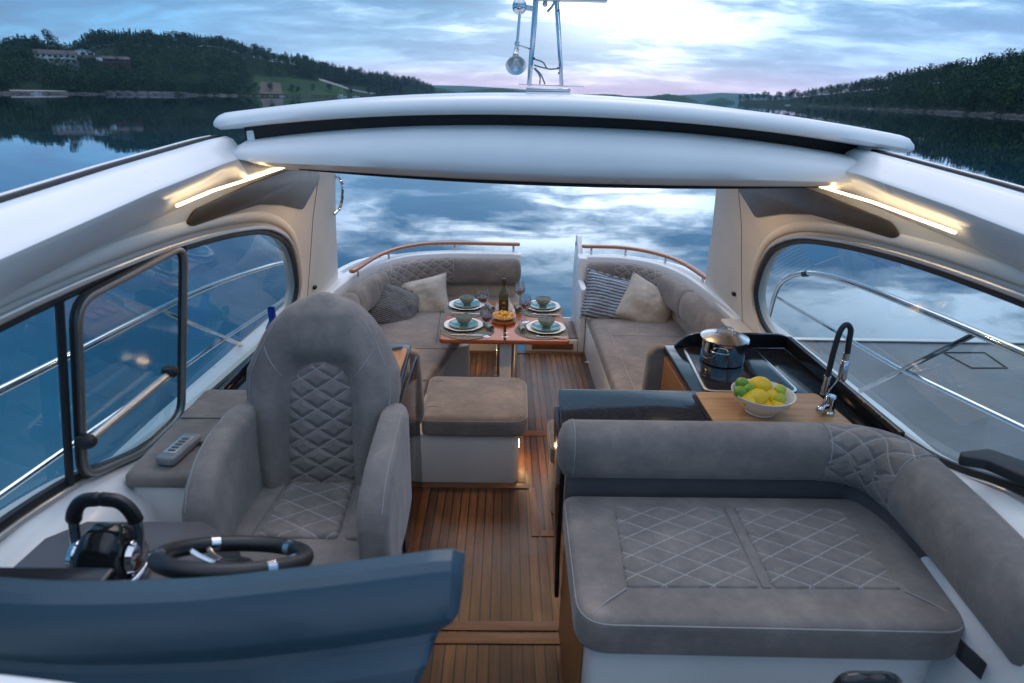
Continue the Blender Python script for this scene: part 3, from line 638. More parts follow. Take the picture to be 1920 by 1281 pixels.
b = MB(); b.box(.106, .118, 1.42, 1.95, .06, .66, .002); b.build('wood_side', 'cabinet', bs)
b = MB(); q = [PY(x, y, 1.22) for x, y in ((1800, 1196), (1858, 1250), (1848, 1281), (1790, 1228))]; b.slab([(v.x, v.z) for v in q], 0, .02, .003, tf=lambda p: Vector((p.x, 1.22-p.z, p.y))); b.build('vent', 'rubber', bs)
# forward white moulding right of the sofa
b = MB(); b.slab(rpoly([(1.20, 1.45), (1.18, .9), (1.46, .9), (1.46, 1.5)], .05, 4), 0, .74, .03, 5); b.build('side_locker', 'gel', BO)

# ---- aft sofas
LS = thing('port_sofa', 'grey suede corner sofa with quilted back bend behind the dining table', 'sofa', (-.9, 4.6, 0))
o = rpoly([(-1.34, 3.06), (-.66, 3.06), (-.66, 3.68), (-.49, 4.55), (-.49, 5.10), (-.03, 5.10), (-.03, 5.60), (-.85, 5.60), (-1.32, 5.05)], [.045, .045, .05, .05, .08, .05, .045, .3, .25], 6)
cushion('seat_cushion', o, .315, .41, LS, r=.028, crown=0, seam=False)
for a_, c_ in (((-.50, 4.22), (-1.34, 4.22)), ((-.53, 3.67), (-1.34, 3.67)), ((-.72, 5.14), (-1.15, 5.42)), ((-.66, 4.3), (-.70, 5.12))):
    b = MB(); b.tube([(*a_, .411), (*c_, .411)], .003, 6); b.build('seam', 'dashtrim', LS)
b = MB(); b.slab(rpoly([(-1.34, 3.10), (-.72, 3.10), (-.68, 3.7), (-.60, 4.45), (-.42, 4.50), (-.42, 4.66), (-.58, 4.74), (-.56, 5.16), (-.02, 5.16), (-.02, 5.60), (-1.34, 5.60)], [.02, .02, .1, .05, .05, .05, .05, .06, .02, .05, .3], 6), 0, .32, .006); ba = b.build('base', 'liner', LS)
LB = crom([(-.03, 5.535, .655), (-.30, 5.535, .655), (-.62, 5.53, .655)], 4); LC_ = crom([(-.62, 5.53, .655), (-.86, 5.48, .655), (-1.06, 5.33, .655), (-1.19, 5.06, .655)], 6)
LD = crom([(-1.19, 5.06, .655), (-1.27, 4.75, .655), (-1.31, 4.45, .655)], 5); LE = crom([(-1.315, 4.44, .655), (-1.34, 4.0, .655), (-1.36, 3.5, .655), (-1.37, 3.1, .655)], 5)
bolster(LS, LB, .075, .125); bolster(LS, LC_, .076, .126, True, 'backrest_corner', 'flat'); bolster(LS, LD, .075, .125); bolster(LS, LE, .075, .12)
b = MB(); b.sweep(crom([(-.04, 5.575, .47), (-.75, 5.575, .47), (-1.14, 5.36, .47), (-1.30, 4.9, .47), (-1.39, 3.1, .47)], 6), se(.03, .10, 3, 12)); b.build('back_board', 'linen', LS)
RS = thing('starboard_sofa', 'grey suede bench with curved quilted back on the right of the cockpit', 'sofa', (1.05, 4.4, 0))
o = rpoly([(.60, 3.06), (1.36, 3.06), (1.36, 5.05), (1.05, 5.50), (.60, 5.50)], [.045, .045, .2, .25, .045], 6)
cr_ = cushion('seat_cushion', o, .30, .41, RS, r=.028, crown=0, seam=False)
for a_, c_ in (((.72, 3.1), (.72, 5.45)), ((.73, 4.55), (1.32, 4.55)), ((.95, 4.6), (1.1, 5.4)),): 
    b = MB(); b.tube([(*a_, .4115), (*c_, .4115)], .0028, 6); b.build('seam', 'leather', cr_)
b = MB(); b.slab(rpoly([(.605, 3.1), (1.36, 3.1), (1.36, 5.5), (.605, 5.5)], .02), -.02, .30, .004); b.build('base', 'gel', RS)
RA = crom([(.655, 5.455, .655), (.80, 5.455, .655), (.88, 5.45, .655)], 4); RC_ = crom([(.88, 5.45, .655), (1.04, 5.40, .655), (1.18, 5.26, .655), (1.25, 5.08, .655)], 6)
RD = crom([(1.25, 5.08, .655), (1.30, 4.85, .655), (1.325, 4.60, .655)], 4); RE = crom([(1.33, 4.59, .655), (1.35, 4.1, .66), (1.37, 3.6, .665), (1.375, 3.1, .665)], 5)
bolster(RS, RA, .075, .125); bolster(RS, RC_, .076, .126, True, 'backrest_corner', 'flat'); bolster(RS, RD, .075, .125); bolster(RS, RE, .078, .12)
b = MB(); b.sweep(crom([(.66, 5.53, .47), (.95, 5.50, .47), (1.25, 5.2, .47), (1.39, 4.6, .47), (1.41, 3.1, .47)], 6), se(.025, .10, 3, 12)); b.build('back_board', 'linen', RS)

# ---- ottoman and the small stool under the counter
OT = thing('ottoman', 'square grey suede ottoman on a cream box base in the middle of the cabin', 'ottoman', (-.33, 3.35, 0))
o = rpoly([(-.615, 3.07), (.005, 3.07), (.015, 3.66), (-.63, 3.66)], [.05, .11, .11, .05], 6)
oc = cushion('seat_cushion', o, .335, .462, OT, r=.045, crown=.014)
piping(oc, [(-.60, 3.20, .468), (-.13, 3.20, .468), (-.13, 3.55, .468), (-.61, 3.55, .468)]); piping(oc, [(-.13, 3.20, .468), (-.03, 3.11, .455)]); piping(oc, [(-.13, 3.55, .468), (-.03, 3.63, .455)])
b = MB(); b.slab(rpoly([(-.66, 3.10), (-.045, 3.10), (-.045, 3.62), (-.66, 3.62)], [.01, .05, .05, .01], 6), 0, .335, .004); ob = b.build('base', 'liner', OT)
b = MB(); b.box(-.041, -.036, 3.32, 3.37, .12, .15, .001); b.build('courtesy_light', 'lamp', ob)
ST = thing('bench_stool', 'small stool with grey cushion on a cream base half hidden under the black counter', 'stool', (.28, 2.98, 0))
cushion('seat_cushion', rpoly([(.115, 2.78), (.52, 2.78), (.52, 3.12), (.115, 3.12)], .05, 5), .335, .45, ST, r=.035, crown=.004)
b = MB(); b.slab(rpoly([(.135, 2.80), (.52, 2.80), (.52, 3.10), (.135, 3.10)], .05, 5), 0, .335, .004); b.build('base', 'liner', ST)

# ================================================================== galley (starboard)
GA = thing('galley_counter', 'black stone galley counter with hob, side leaf and teak drawer front on the right', 'counter', (1.0, 2.6, 0))
o = rpoly([(.085, 2.02), (1.38, 2.02), (1.38, 3.02), (.715, 3.02), (.715, 2.475), (.105, 2.475)], [.01, .01, .01, .015, .004, .02], 3)
b = MB(); b.slab(o, .918, .95, .004); b.build('worktop', 'stone', GA)
b = MB(); b.slab(rpoly([(.76, 3.00), (1.40, 3.00), (1.40, 3.025), (.76, 3.025)], .003), .951, .952, 0); 
o = rpoly([(.77, .952), (1.39, .952), (1.39, 1.005), (1.33, 1.03), (.88, 1.03), (.82, 1.01)], [.001, .001, .02, .03, .06, .05], 6)
b = MB(); b.slab(o, 0, .022, .004, tf=lambda p: Vector((p.x, 3.02-p.z, p.y))); b.slab(rpoly([(1.36, 2.0), (1.385, 2.0), (1.385, 3.0), (1.36, 3.0)], .003, 2), .952, 1.02, .004); b.build('splashback', 'black', GA)
b = MB(); b.slab(rpoly([(.73, 2.05), (1.38, 2.05), (1.38, 3.0), (.73, 3.0)], .01), 0, .916, .003); gb = b.build('cabinet', 'gel', GA)
b = MB(); b.box(.712, .728, 2.50, 2.97, .55, .905, .003); dr = b.build('drawer_front', 'cabinet', GA)
b = MB(); b.lathe([(.012, 0), (.012, .006), (.008, .012)], tf=lambda p: Vector((.712-p.z, 2.60+p.x, .85+p.y))); b.build('handle', 'chrome', dr)
b = MB(); b.slab(rpoly([(.60, .46), (.73, .46), (.73, .93), (.66, .945), (.615, .90)], .03, 4), 0, .07, .02, 4, tf=lambda p: Vector((p.x+.03, 3.09-p.z, p.y))); b.build('end_cushion', 'suede', GA, 60)
o = rpoly([(2.03, .945), (2.42, .945), (2.42, .90), (2.20, .55), (2.10, .30), (1.98, .24), (2.03, .45)], .05, 5)
b = MB(); b.slab(o, 0, .018, .004, tf=lambda p: Vector((.082+p.z, p.x-.03, p.y-.03))); b.build('leaf_support', 'black', GA)
# hob
HB = rpoly([(.765, 2.46), (1.205, 2.46), (1.195, 2.99), (.805, 2.99)], .05, 6)
b = MB(); b.slab(HB, .9505, .957, .003); hb = b.build('hob_frame', 'steel', GA)
b = MB(); b.slab(rpoly([(.778, 2.473), (1.192, 2.473), (1.182, 2.978), (.817, 2.978)], .04, 6), .9572, .9595, .001); b.build('hob_glass', 'black', hb)
for x, y in ((.81, 2.62), (1.15, 2.55)): b = MB(); b.lathe([(.012, .9597), (.012, .9605), (0.001, .9605)], (x, y, 0), 16); b.build('touch_dot', 'rubber', hb)
b = MB(); b.slab(rpoly([(.70, 2.03), (1.30, 2.03), (1.275, 2.445), (.70, 2.445)], .03, 5), .9505, .955, .0015); sk_ = b.build('sink_surround', 'black', GA)
b = MB(); b.slab(rpoly([(.712, 2.04), (1.285, 2.04), (1.262, 2.432), (.712, 2.432)], .025, 5), .9552, .966, .003); b.build('wooden_sink_cover', 'oakx', GA)
# tap
TP = thing('kitchen_tap', 'arched kitchen tap with black hose and chrome spray head beside the fruit bowl', 'tap', (1.215, 2.24, .966))
b = MB(); b.lathe([(.026, 0), (.026, .012), (.021, .018), (.021, .075), (.017, .085)], (1.215, 2.24, .966)); b.build('tap_body', 'chrome', TP)
b = MB(); b.obox((1.205, 2.235, 1.005), (1.168, 2.215, 1.0), .03, .03, .008); b.ball((1.165, 2.214, .998), .018, .018, .018, 14, 10); b.obox((1.165, 2.214, 1.0), (1.19, 2.22, 1.07), .012, .008, .003); b.build('lever', 'chrome', TP)
q = [PY(x, y, 2.25) for x, y in ((1545, 735), (1552, 705), (1563, 660), (1575, 622), (1587, 609), (1595, 618), (1592, 640), (1588, 668))]
b = MB(); b.tube(crom(q[1:], 6), .011, 12); b.build('hose', 'rubber', TP)
b = MB(); b.tube([q[0]+Vector((0, 0, -.01)), q[1]], .0135, 14); b.build('hose_socket', 'chrome', TP)
b = MB(); p_ = PY(1588, 662, 2.25); q_ = PY(1578, 712, 2.25); b.tube([p_, p_*.7+q_*.3], .0125, 14); b.tube([p_*.7+q_*.3, p_*.1+q_*.9, q_], .0165, 14, 'round'); b.build('spray_head', 'chrome', TP)
b = MB(); b.tube(crom([PY(1576, 702, 2.25), PY(1568, 716, 2.25), PY(1552, 735, 2.25)], 4), .004, 8); b.build('holder', 'chrome', TP)
# pot
pc = PZ(1352, 676, .9595)
PO = thing('saucepan', 'steel saucepan with domed lid standing on the black hob', 'pot', pc)
R_ = .108
b = MB(); b.lathe([(R_-.012, 0), (R_-.002, .006), (R_, .015), (R_, .118), (R_+.006, .122), (R_+.004, .125), (R_-.004, .12), (R_-.006, .01), (.001, .006)], pc, 40); b.build('pan_body', 'chrome', PO)
b = MB(); b.lathe([(R_+.008, .124), (R_+.009, .128), (R_-.006, .133), (R_*.6, .146), (R_*.2, .152), (.001, .153)], pc, 40); ldd = b.build('lid', 'steel', PO)
b = MB(); b.tube(crom([pc+Vector((-.042, 0, .148)), pc+Vector((-.032, 0, .172)), pc+Vector((0, 0, .18)), pc+Vector((.032, 0, .172)), pc+Vector((.042, 0, .148))], 5), .0045, 8); b.ball(pc+Vector((-.043, 0, .149)), .011, .008, .004, 10, 6); b.ball(pc+Vector((.043, 0, .149)), .011, .008, .004, 10, 6); b.build('lid_handle', 'chrome', ldd)
for s in (-1, 1):
    b = MB(); d = Vector((s*.45, -.9, 0)).normalized() if s < 0 else Vector((.9, .4, 0)).normalized(); t = Vector((-d.y, d.x, 0)); e = pc+d*R_+Vector((0, 0, .085))
    b.tube(crom([e+t*-.042, e+t*-.034+d*.024+Vector((0, 0, .003)), e+d*.032+Vector((0, 0, .004)), e+t*.034+d*.024+Vector((0, 0, .003)), e+t*.042], 5), .0042, 8); b.build('handle', 'chrome', PO)
# fruit bowl
bc = PZ(1424, 772, .966)
FB = thing('fruit_bowl', 'white porcelain bowl heaped with lemons and limes on the wooden sink cover', 'bowl', bc)
b = MB(); b.lathe([(.055, 0), (.06, .004), (.058, .010), (.085, .03), (.112, .06), (.125, .088), (.127, .092), (.123, .092), (.108, .062), (.08, .033), (.05, .018), (.001, .014)], bc, 40); b.build('bowl_shell', 'white', FB)
def citrus(kind, px, py, yy, size, rz, tilt, label, mat):
    c = PY(px, py, yy); th = tag(bpy.data.objects.new(kind, None), label, kind, 'fruit in the white bowl')
    b = MB(); n_, m_ = 20, 14; L = size*(1.28 if kind == 'lemon' else 1.06); rings = []
    for j in range(m_+1):
        a = -PI/2+PI*j/m_; rr = math.cos(a)**.9*size if abs(math.cos(a)) > 1e-6 else .0003; z = math.sin(a)*L
        if kind == 'lemon': z += math.copysign(.18*size*abs(math.sin(a))**14, a); rr = max(rr, .0003)*(1-.10*abs(math.sin(a))**3)
        rings.append([Vector((rr*math.cos(2*PI*k/n_)*(1+.03*math.sin(3*k)), rr*math.sin(2*PI*k/n_), z)) for k in range(n_)])
    rot = Matrix.Rotation(rz, 4, 'Z') @ Matrix.Rotation(PI/2-tilt, 4, 'X'); rings = [[c+rot@p for p in q] for q in rings]
    b.rings(rings); o = b.build(kind, mat); return tag(o, label, kind, 'fruit in the white bowl')
by = bc.y
citrus('lemon', 1425, 722, by+.025, .036, 1.35, 0, 'big lemon at the back of the white bowl', 'lemon')
citrus('lemon', 1418, 744, by-.035, .035, 1.45, .1, 'lemon lying at the front rim of the white bowl', 'lemon')
citrus('lemon', 1441, 742, by-.00, .030, .6, .5, 'small lemon wedged between big lemons and limes on the right of the bowl', 'lemon')
citrus('lemon', 1402, 750, by-.045, .028, .3, .2, 'lemon tip showing low at the left front rim of the bowl', 'lemon')
citrus('lime', 1391, 719, by+.045, .026, .3, .3, 'dark green lime topmost at the left back of the bowl', 'lime')
citrus('lime', 1388, 735, by-.02, .025, 1.2, .3, 'green lime resting against the left rim of the bowl', 'lime')
citrus('lime', 1405, 731, by-.01, .024, .8, 1.0, 'green lime between the lemons in the middle of the bowl', 'lime')
citrus('lime', 1462, 733, by+.02, .026, 1.9, .9, 'yellow-green lime upper of two at the right rim', 'limey')
citrus('lime', 1460, 748, by-.025, .025, .2, .2, 'yellowish lime lower of two at the right rim', 'limey')
for x, y, z in ((-.03, .03, .045), (.04, .02, .045), (0, -.03, .045), (.05, -.03, .05)):
    b = MB(); b.ball(bc+Vector((x, y, z)), .03, .036, .028, 16, 10); tag(b.build('lemon', 'lemon'), 'lemon buried under the other fruit in the bowl', 'lemon', 'fruit in the white bowl')

# ================================================================== left counter (port, behind the helm seat)
LCN = thing('port_counter', 'narrow black counter with raised rounded edge behind the helm armchair', 'counter', (-1.0, 2.65, 0))
b = MB(); b.slab(rpoly([(-1.36, 2.28), (-.60, 2.28), (-.635, 3.0), (-1.36, 3.0)], .01), .918, .95, .004); b.build('worktop', 'stone', LCN)
o = rpoly([(-1.38, .95), (-.76, .95), (-.775, .985), (-.83, 1.012), (-1.38, 1.012)], [.001, .001, .03, .05, .001], 6)
b = MB(); b.slab(o, 0, .022, .004, tf=lambda p: Vector((p.x, 3.0-p.z, p.y))); b.slab(rpoly([(-1.40, .87), (-1.08, .87), (-1.08, .965), (-1.40, .965)], .006), 0, .02, .003, tf=lambda p: Vector((p.x, 2.28-p.z, p.y))); b.slab(rpoly([(-1.37, 2.28), (-1.35, 2.28), (-1.35, 2.98), (-1.37, 2.98)], .003, 2), .95, .985, .004); b.build('splashback', 'black', LCN)
b = MB(); b.slab(rpoly([(-1.36, 2.31), (-.615, 2.31), (-.645, 2.98), (-1.36, 2.98)], .01), 0, .916, .003); cb = b.build('cabinet', 'gel', LCN)
b = MB(); b.box(-.609, -.598, 2.33, 2.94, .04, .90, .003); b.build('glass_door', 'black', cb)
b = MB(); b.slab(rpoly([(-.72, .44), (-.60, .44), (-.585, .52), (-.60, .88), (-.66, .90), (-.72, .88)], .03, 4), 0, .07, .02, 4, tf=lambda p: Vector((p.x, 3.085-p.z, p.y))); b.build('end_cushion', 'suede', LCN, 60)
b = MB(); b.slab(rpoly([(-.94, 2.45), (-.625, 2.45), (-.635, 2.88), (-.94, 2.88)], .012, 3), .9515, .972, .004); tag(b.build('cutting_board', 'oak'), 'wooden cutting board on the port counter beside the helm armchair', 'cutting board')
KN = thing('kitchen_knife', 'long kitchen knife with grey handle lying across the port cutting board', 'knife', (-.72, 2.83, .973))
b = MB(); b.obox((-.80, 2.80, .983), (-.66, 2.86, .984), .02, .013, .004); b.build('handle', 'dashtrim', KN)
b = MB(); b.slab(rpoly([(-.95, 2.745), (-.80, 2.79), (-.80, 2.815), (-.93, 2.775)], .003, 2), .9735, .976, .001); b.build('blade', 'steel', KN)
for i, (x, y, l_) in enumerate(((-.775, 2.60, 'pink salmon slice nearest the helm armchair on the cutting board'), (-.785, 2.66, 'middle pink salmon slice on the cutting board'), (-.79, 2.72, 'pink salmon slice nearest the knife on the cutting board'))):
    b = MB(); b.slab(rpoly([(x-.035, y-.025), (x+.03, y-.02), (x+.025, y+.024), (x-.03, y+.02)], .018, 4), .9725, .98, .003); tag(b.build('salmon_slice', 'tomato'), l_, 'salmon slice', 'salmon slices on the cutting board')
p_ = PY(514, 620, 2.75)
b = MB(); b.lathe([(.035, 0), (.037, .01), (.037, .17), (.016, .21), (.0155, .27), (.018, .272), (.018, p_.z+.05-.95), (.001, p_.z+.052-.95)], (p_.x, 2.75, .951), 20); tag(b.build('bottle', 'cobalt'), 'dark blue bottle behind the left side of the helm armchair', 'bottle')
p_ = PY(538, 600, 2.95)
HPt = thing('herb_plant', 'small potted herb by the port window behind the helm armchair', 'plant', (p_.x, 2.9, .951))
b = MB(); b.lathe([(.035, 0), (.05, .09), (.046, .09), (.04, .07), (.001, .07)], (p_.x, 2.9, .951), 20); b.build('pot', 'white', HPt)
b = MB()
for k in range(70):
    a = rnd.uniform(0, 2*PI); h = rnd.uniform(.08, p_.z+.02-.95); r_ = rnd.uniform(.01, .065); c = Vector((p_.x+r_*math.cos(a), 2.9+r_*math.sin(a), .951+h)); t = Vector((rnd.uniform(-1, 1), rnd.uniform(-1, 1), rnd.uniform(-.3, .6))).normalized(); s_ = t.cross(Vector((rnd.uniform(-1, 1), 1, .3))).normalized(); L = rnd.uniform(.015, .028)
    b.add([c-t*L, c+s_*L*.6, c+t*L, c-s_*L*.6], [[0, 1, 2, 3]])
for k in range(8): b.tube([(p_.x, 2.9, 1.02), (p_.x+rnd.uniform(-.04, .04), 2.9+rnd.uniform(-.04, .04), .951+p_.z-.97)], .0015, 4)
b.build('leaves', 'herb', HPt)

# ---- upholstered side box with remote control
AB = thing('ledge_box', 'brown-grey suede side armrest on the port ledge left of the helm armchair', 'ledge box', (-1.2, 1.85, .7))
b = MB(); b.slab(rpoly([(-1.34, 1.62), (-1.075, 1.62), (-1.08, 2.24), (-1.36, 2.24)], .03, 4), .995, 1.05, .022, 4, .004); ap = b.build('pad', 'suede', AB, 60)
b = MB(); b.tube([(-1.33, 1.98, 1.055), (-1.09, 1.98, 1.055)], .0025, 6); b.build('seam', 'dashtrim', ap)
b = MB(); b.slab(rpoly([(-1.34, 1.64), (-1.09, 1.64), (-1.10, 2.24), (-1.36, 2.24)], .03, 4), .5, .995, .01); b.build('box', 'gel', AB)
RCt = thing('remote_control', 'grey hand-held remote with screen lying on the side armrest', 'remote control', (-1.225, 1.72, 1.052))
rot = Matrix.Translation((-1.215, 1.745, 1.055)) @ Matrix.Rotation(-.12, 4, 'Z')
b = MB(); b.slab(rrect(-.033, .033, -.082, .082, .018, 5), 0, .030, .009, 4, tf=lambda p: rot@p); b.build('body', 'plastic', RCt)
b = MB(); b.slab(rrect(-.022, .022, -.05, .06, .006, 3), .0302, .0318, .0006, tf=lambda p: rot@p); b.build('screen', M['alu'], RCt)
for i in range(5): b = MB(); b.slab(rrect(-.012, .012, -.040+i*.018, -.030+i*.018, .003, 2), .0320, .0335, .0006, tf=lambda p: rot@p); b.build('button', 'dashtrim', RCt)
b = MB(); b.tube(crom([(-1.19, 1.79, 1.065), (-1.15, 1.80, 1.062), (-1.11, 1.815, 1.062), (-1.105, 1.80, 1.062), (-1.14, 1.785, 1.06), (-1.18, 1.785, 1.062)], 5), .003, 6); b.build('wrist_cord', 'rubber', RCt)

# ================================================================== dashboard, wheel, throttle
DB = thing('dashboard', 'blue-grey moulded dashboard cowl across the lower left foreground', 'dashboard', (-.7, .8, 0))
b = MB(); rings = []
DST = ((-1.36, 1.449, .76, 1), (-1.1, 1.449, .74, 1), (-.86, 1.449, .72, 1), (-.64, 1.461, .715, 1), (-.5, 1.482, .712, 1), (-.36, 1.506, .71, 1), (-.25, 1.526, .71, 1), (-.222, 1.526, .713, .97), (-.210, 1.514, .72, .9), (-.205, 1.504, .73, .75))
DD = [(p.x, p.z, p.y, 1) for p in crom([(a[0], a[2], a[1]) for a in DST[:7]], 5)]+list(DST[7:])
for x, zt, y0, kk in DD:
    rings.append([Vector((x-max(0, -z-.07)*.42*min(1, max(0, (x+.50)/.22)), y, zt-(1-kk)*.01+z*kk)) for y, z in ((y0+.05, -.012), (y0+.035, 0), (y0+.01, 0), (y0-.004, -.008), (y0-.012, -.03), (y0-.022, -.085), (y0-.018, -.10), (y0+.010, -.15), (y0+.006, -.165), (y0-.02, -.19), (y0-.03, -.24), (y0+.01, -.55), (y0+.08, -.55), (y0+.085, -.2))])
b.rings(rings); cw = b.build('cowl', 'dashgrey', DB, 28)
b = MB(); b.box(-1.36, -.80, .775, .82, 1.36, 1.420, .006); b.build('dark_ledge', 'black', DB)
b = MB(); b.slab(rpoly([(-1.36, .86), (-.42, .86), (-.38, .80), (-.38, .76), (-1.36, .76)], .03), 0, 1.15, .01); b.build('front_panel', 'dashtrim', DB)
# side console: sloping grey block that carries the throttle
b = MB(); rings = []
for y, z in ((.84, 1.14), (.98, 1.149), (1.22, 1.14), (1.36, 1.08), (1.40, .95)):
    rings.append([Vector((x, y, zz)) for x, zz in ((-1.26, .6), (-1.27, z), (-.96, z+.003), (-.885, z-.05), (-.88, .6))])
b.rings(rings); b.build('side_console', 'dashtrim', DB, 25)
SW = thing('steering_wheel', 'black leather steering wheel with chrome spokes in front of the helm armchair', 'steering wheel', (-.665, .93, 1.33))
wc = Vector((-.664, .945, 1.333)); nrm = Vector((.05, .50, .86)).normalized(); e1 = nrm.cross(Vector((0, 1, 0))).normalized()*-1; e1 = Vector((1, 0, 0))-nrm*nrm.x; e1.normalize(); e2 = nrm.cross(e1)
WR = .131
ringp = [wc+e1*(WR*math.cos(a))+e2*(WR*math.sin(a)) for a in np.linspace(0, 2*PI, 49)[:-1]]
b = MB(); b.sweep(ringp, se(.0165, .0165, 2, 14), closed=True, upv=nrm); b.build('rim', 'grip', SW)
b = MB(); b.lathe([(.001, .016), (.03, .014), (.045, .0), (.045, -.03), (.03, -.06)], n=24, tf=lambda p: wc+e1*p.x+e2*p.y+nrm*(p.z-.02)); b.build('hub', 'black', SW)
for a in (.35, PI-.55, -PI/2-.3, ):
    d = e1*math.cos(a)+e2*math.sin(a); t = nrm.cross(d); b = MB()
    for off in (-.014, .014):
        b.sweep([wc+d*.035+t*off*.6-nrm*.02, wc+d*.09+t*off-nrm*.012, wc+d*(WR-.005)+t*off*1.5], rrect(-.005, .005, -.003, .003, .001, 2))
    b.build('spoke', 'chrome', SW)
for a in (.95, 2.35, 3.6, 5.6):
    i0 = int(a/(2*PI)*48); b = MB(); b.sweep([ringp[(i0+k) % 48] for k in (0, 1)], se(.0172, .0172, 2, 14), upv=nrm); b.build('rim_band', 'chrome', SW)
b = MB(); b.tube([wc-nrm*.06, wc-nrm*.20], .028, 14); b.build('column', 'dashtrim', SW)
tc = Vector((-1.03, 1.10, 1.175)); tc = PY(205, 1050, 1.08); tc.z = 1.150
TH = thing('throttle_control', 'twin lever throttle of black and chrome on the port console', 'throttle', tc)
b = MB(); b.slab([(tc.x+x, tc.y+y) for x, y in se(.075, .062, 3.2, 28)], tc.z, tc.z+.03, .01); b.build('base', 'chrome', TH)
b = MB(); rings = []
for x in np.linspace(-.052, .052, 9):
    e = math.sqrt(max(.1, 1-(abs(x)/.056)**4)); rings.append([Vector((tc.x+x, tc.y+y, tc.z+.02+z*e)) for y, z in ((-.062, 0), (-.062, .04), (-.046, .092), (-.015, .115), (.02, .115), (.048, .095), (.060, .0))])
b.rings(rings); tb = b.build('body', 'black', TH, 60)
for k in (-.025, 0, .025): b = MB(); b.ball(Vector((tc.x+k, tc.y-.061, tc.z+.045)), .007, .003, .004, 10, 6); b.build('button', 'plastic', tb)
for s in (-1, 1):
    b = MB(); b.lathe([(.034, -.006), (.038, 0), (.034, .012), (.02, .018), (.001, .019)], n=20, tf=lambda p: Vector((tc.x+s*(.058+p.z), tc.y+p.x, tc.z+.062+p.y))); b.build('pivot', 'chrome', TH)
    pth = crom([(tc.x+s*.066, tc.y, tc.z+.062), (tc.x+s*.070, tc.y+.015, tc.z+.115), (tc.x+s*.063, tc.y+.02, tc.z+.16), (tc.x+s*.040, tc.y+.022, tc.z+.19), (tc.x+s*.004, tc.y+.022, tc.z+.197)], 5)
    b = MB(); b.sweep(pth[:9], se(.011, .008, 2.5, 12), upv=(0, 1, 0)); b.build('lever_arm', 'chrome', TH)
    b = MB(); b.sweep(pth[8:], se(.016, .012, 2.5, 12), 'round', upv=(0, 1, 0)); b.build('lever_grip', 'grip', TH)
# low brown round grip at the bottom edge
p_ = PY(1632, 1274, .95); 
HG = thing('grab_rail', 'glossy dark round grip at the bottom edge in front of the wide seat', 'grab rail', (p_.x, .95, p_.z-.06))
b = MB(); b.sweep(crom([(p_.x-.07, .95, p_.z-.05), (p_.x-.05, .95, p_.z-.004), (p_.x, .95, p_.z), (p_.x+.05, .95, p_.z-.004), (p_.x+.07, .95, p_.z-.05)], 5), se(.016, .016, 2, 12)); b.build('grip', 'black', HG)
b = MB(); b.tube([(p_.x-.07, .95, p_.z-.3), (p_.x-.07, .95, p_.z-.05)], .012, 10); b.tube([(p_.x+.07, .95, p_.z-.3), (p_.x+.07, .95, p_.z-.05)], .012, 10); b.box(p_.x-.1, p_.x+.1, .93, .97, .0, p_.z-.28, .01); b.build('bracket', 'rubber', HG)

# ================================================================== dining table and what stands on it
TZ = .62
TB = thing('dining_table', 'varnished mahogany folding table laid for four in the cockpit', 'table', (-.15, 4.3, 0))
x0, x1, y0, y1 = -.59, .315, 3.885, 4.76
b = MB(); b.slab(rpoly([(x0, y0), (-.136, y0), (-.136, y1), (x0+.01, y1)], [.04, .002, .002, .05], 5), TZ-.032, TZ, .008); tt = b.build('table_leaf', 'mahog', TB)
b = MB(); b.slab(rpoly([(-.134, y0), (x1, y0), (x1-.01, y1), (-.134, y1)], [.002, .04, .05, .002], 5), TZ-.032, TZ, .008); b.build('table_leaf', 'mahog', TB)
for y in (3.95, 4.03):
    b = MB(); b.slab([(-.135+x, y+.6*z) for x, z in se(.030, .018, 1.4, 20)], TZ+.0003, TZ+.002, .0005); b.build('hinge', 'chrome', TB)
b = MB(); b.box(-.17, -.085, 3.99, 4.03, 0, TZ-.033, .003); b.build('leg', 'liner', TB)
b = MB(); b.tube([(-.065, 4.03, 0), (-.065, 4.03, TZ-.033)], .022, 14); b.build('leg', 'steel', TB)
b = MB(); b.tube([(-.185, 4.60, .0), (-.185, 4.60, TZ-.033)], .015, 12); b.lathe([(.05, 0), (.05, .008), (.02, .014)], (-.185, 4.60, .001)); b.build('leg', 'chrome', TB)
b = MB(); b.ball((-.555, 4.72, .06), .008, .004, .010, 8, 6); b.build('courtesy_light', 'lamp', ba)

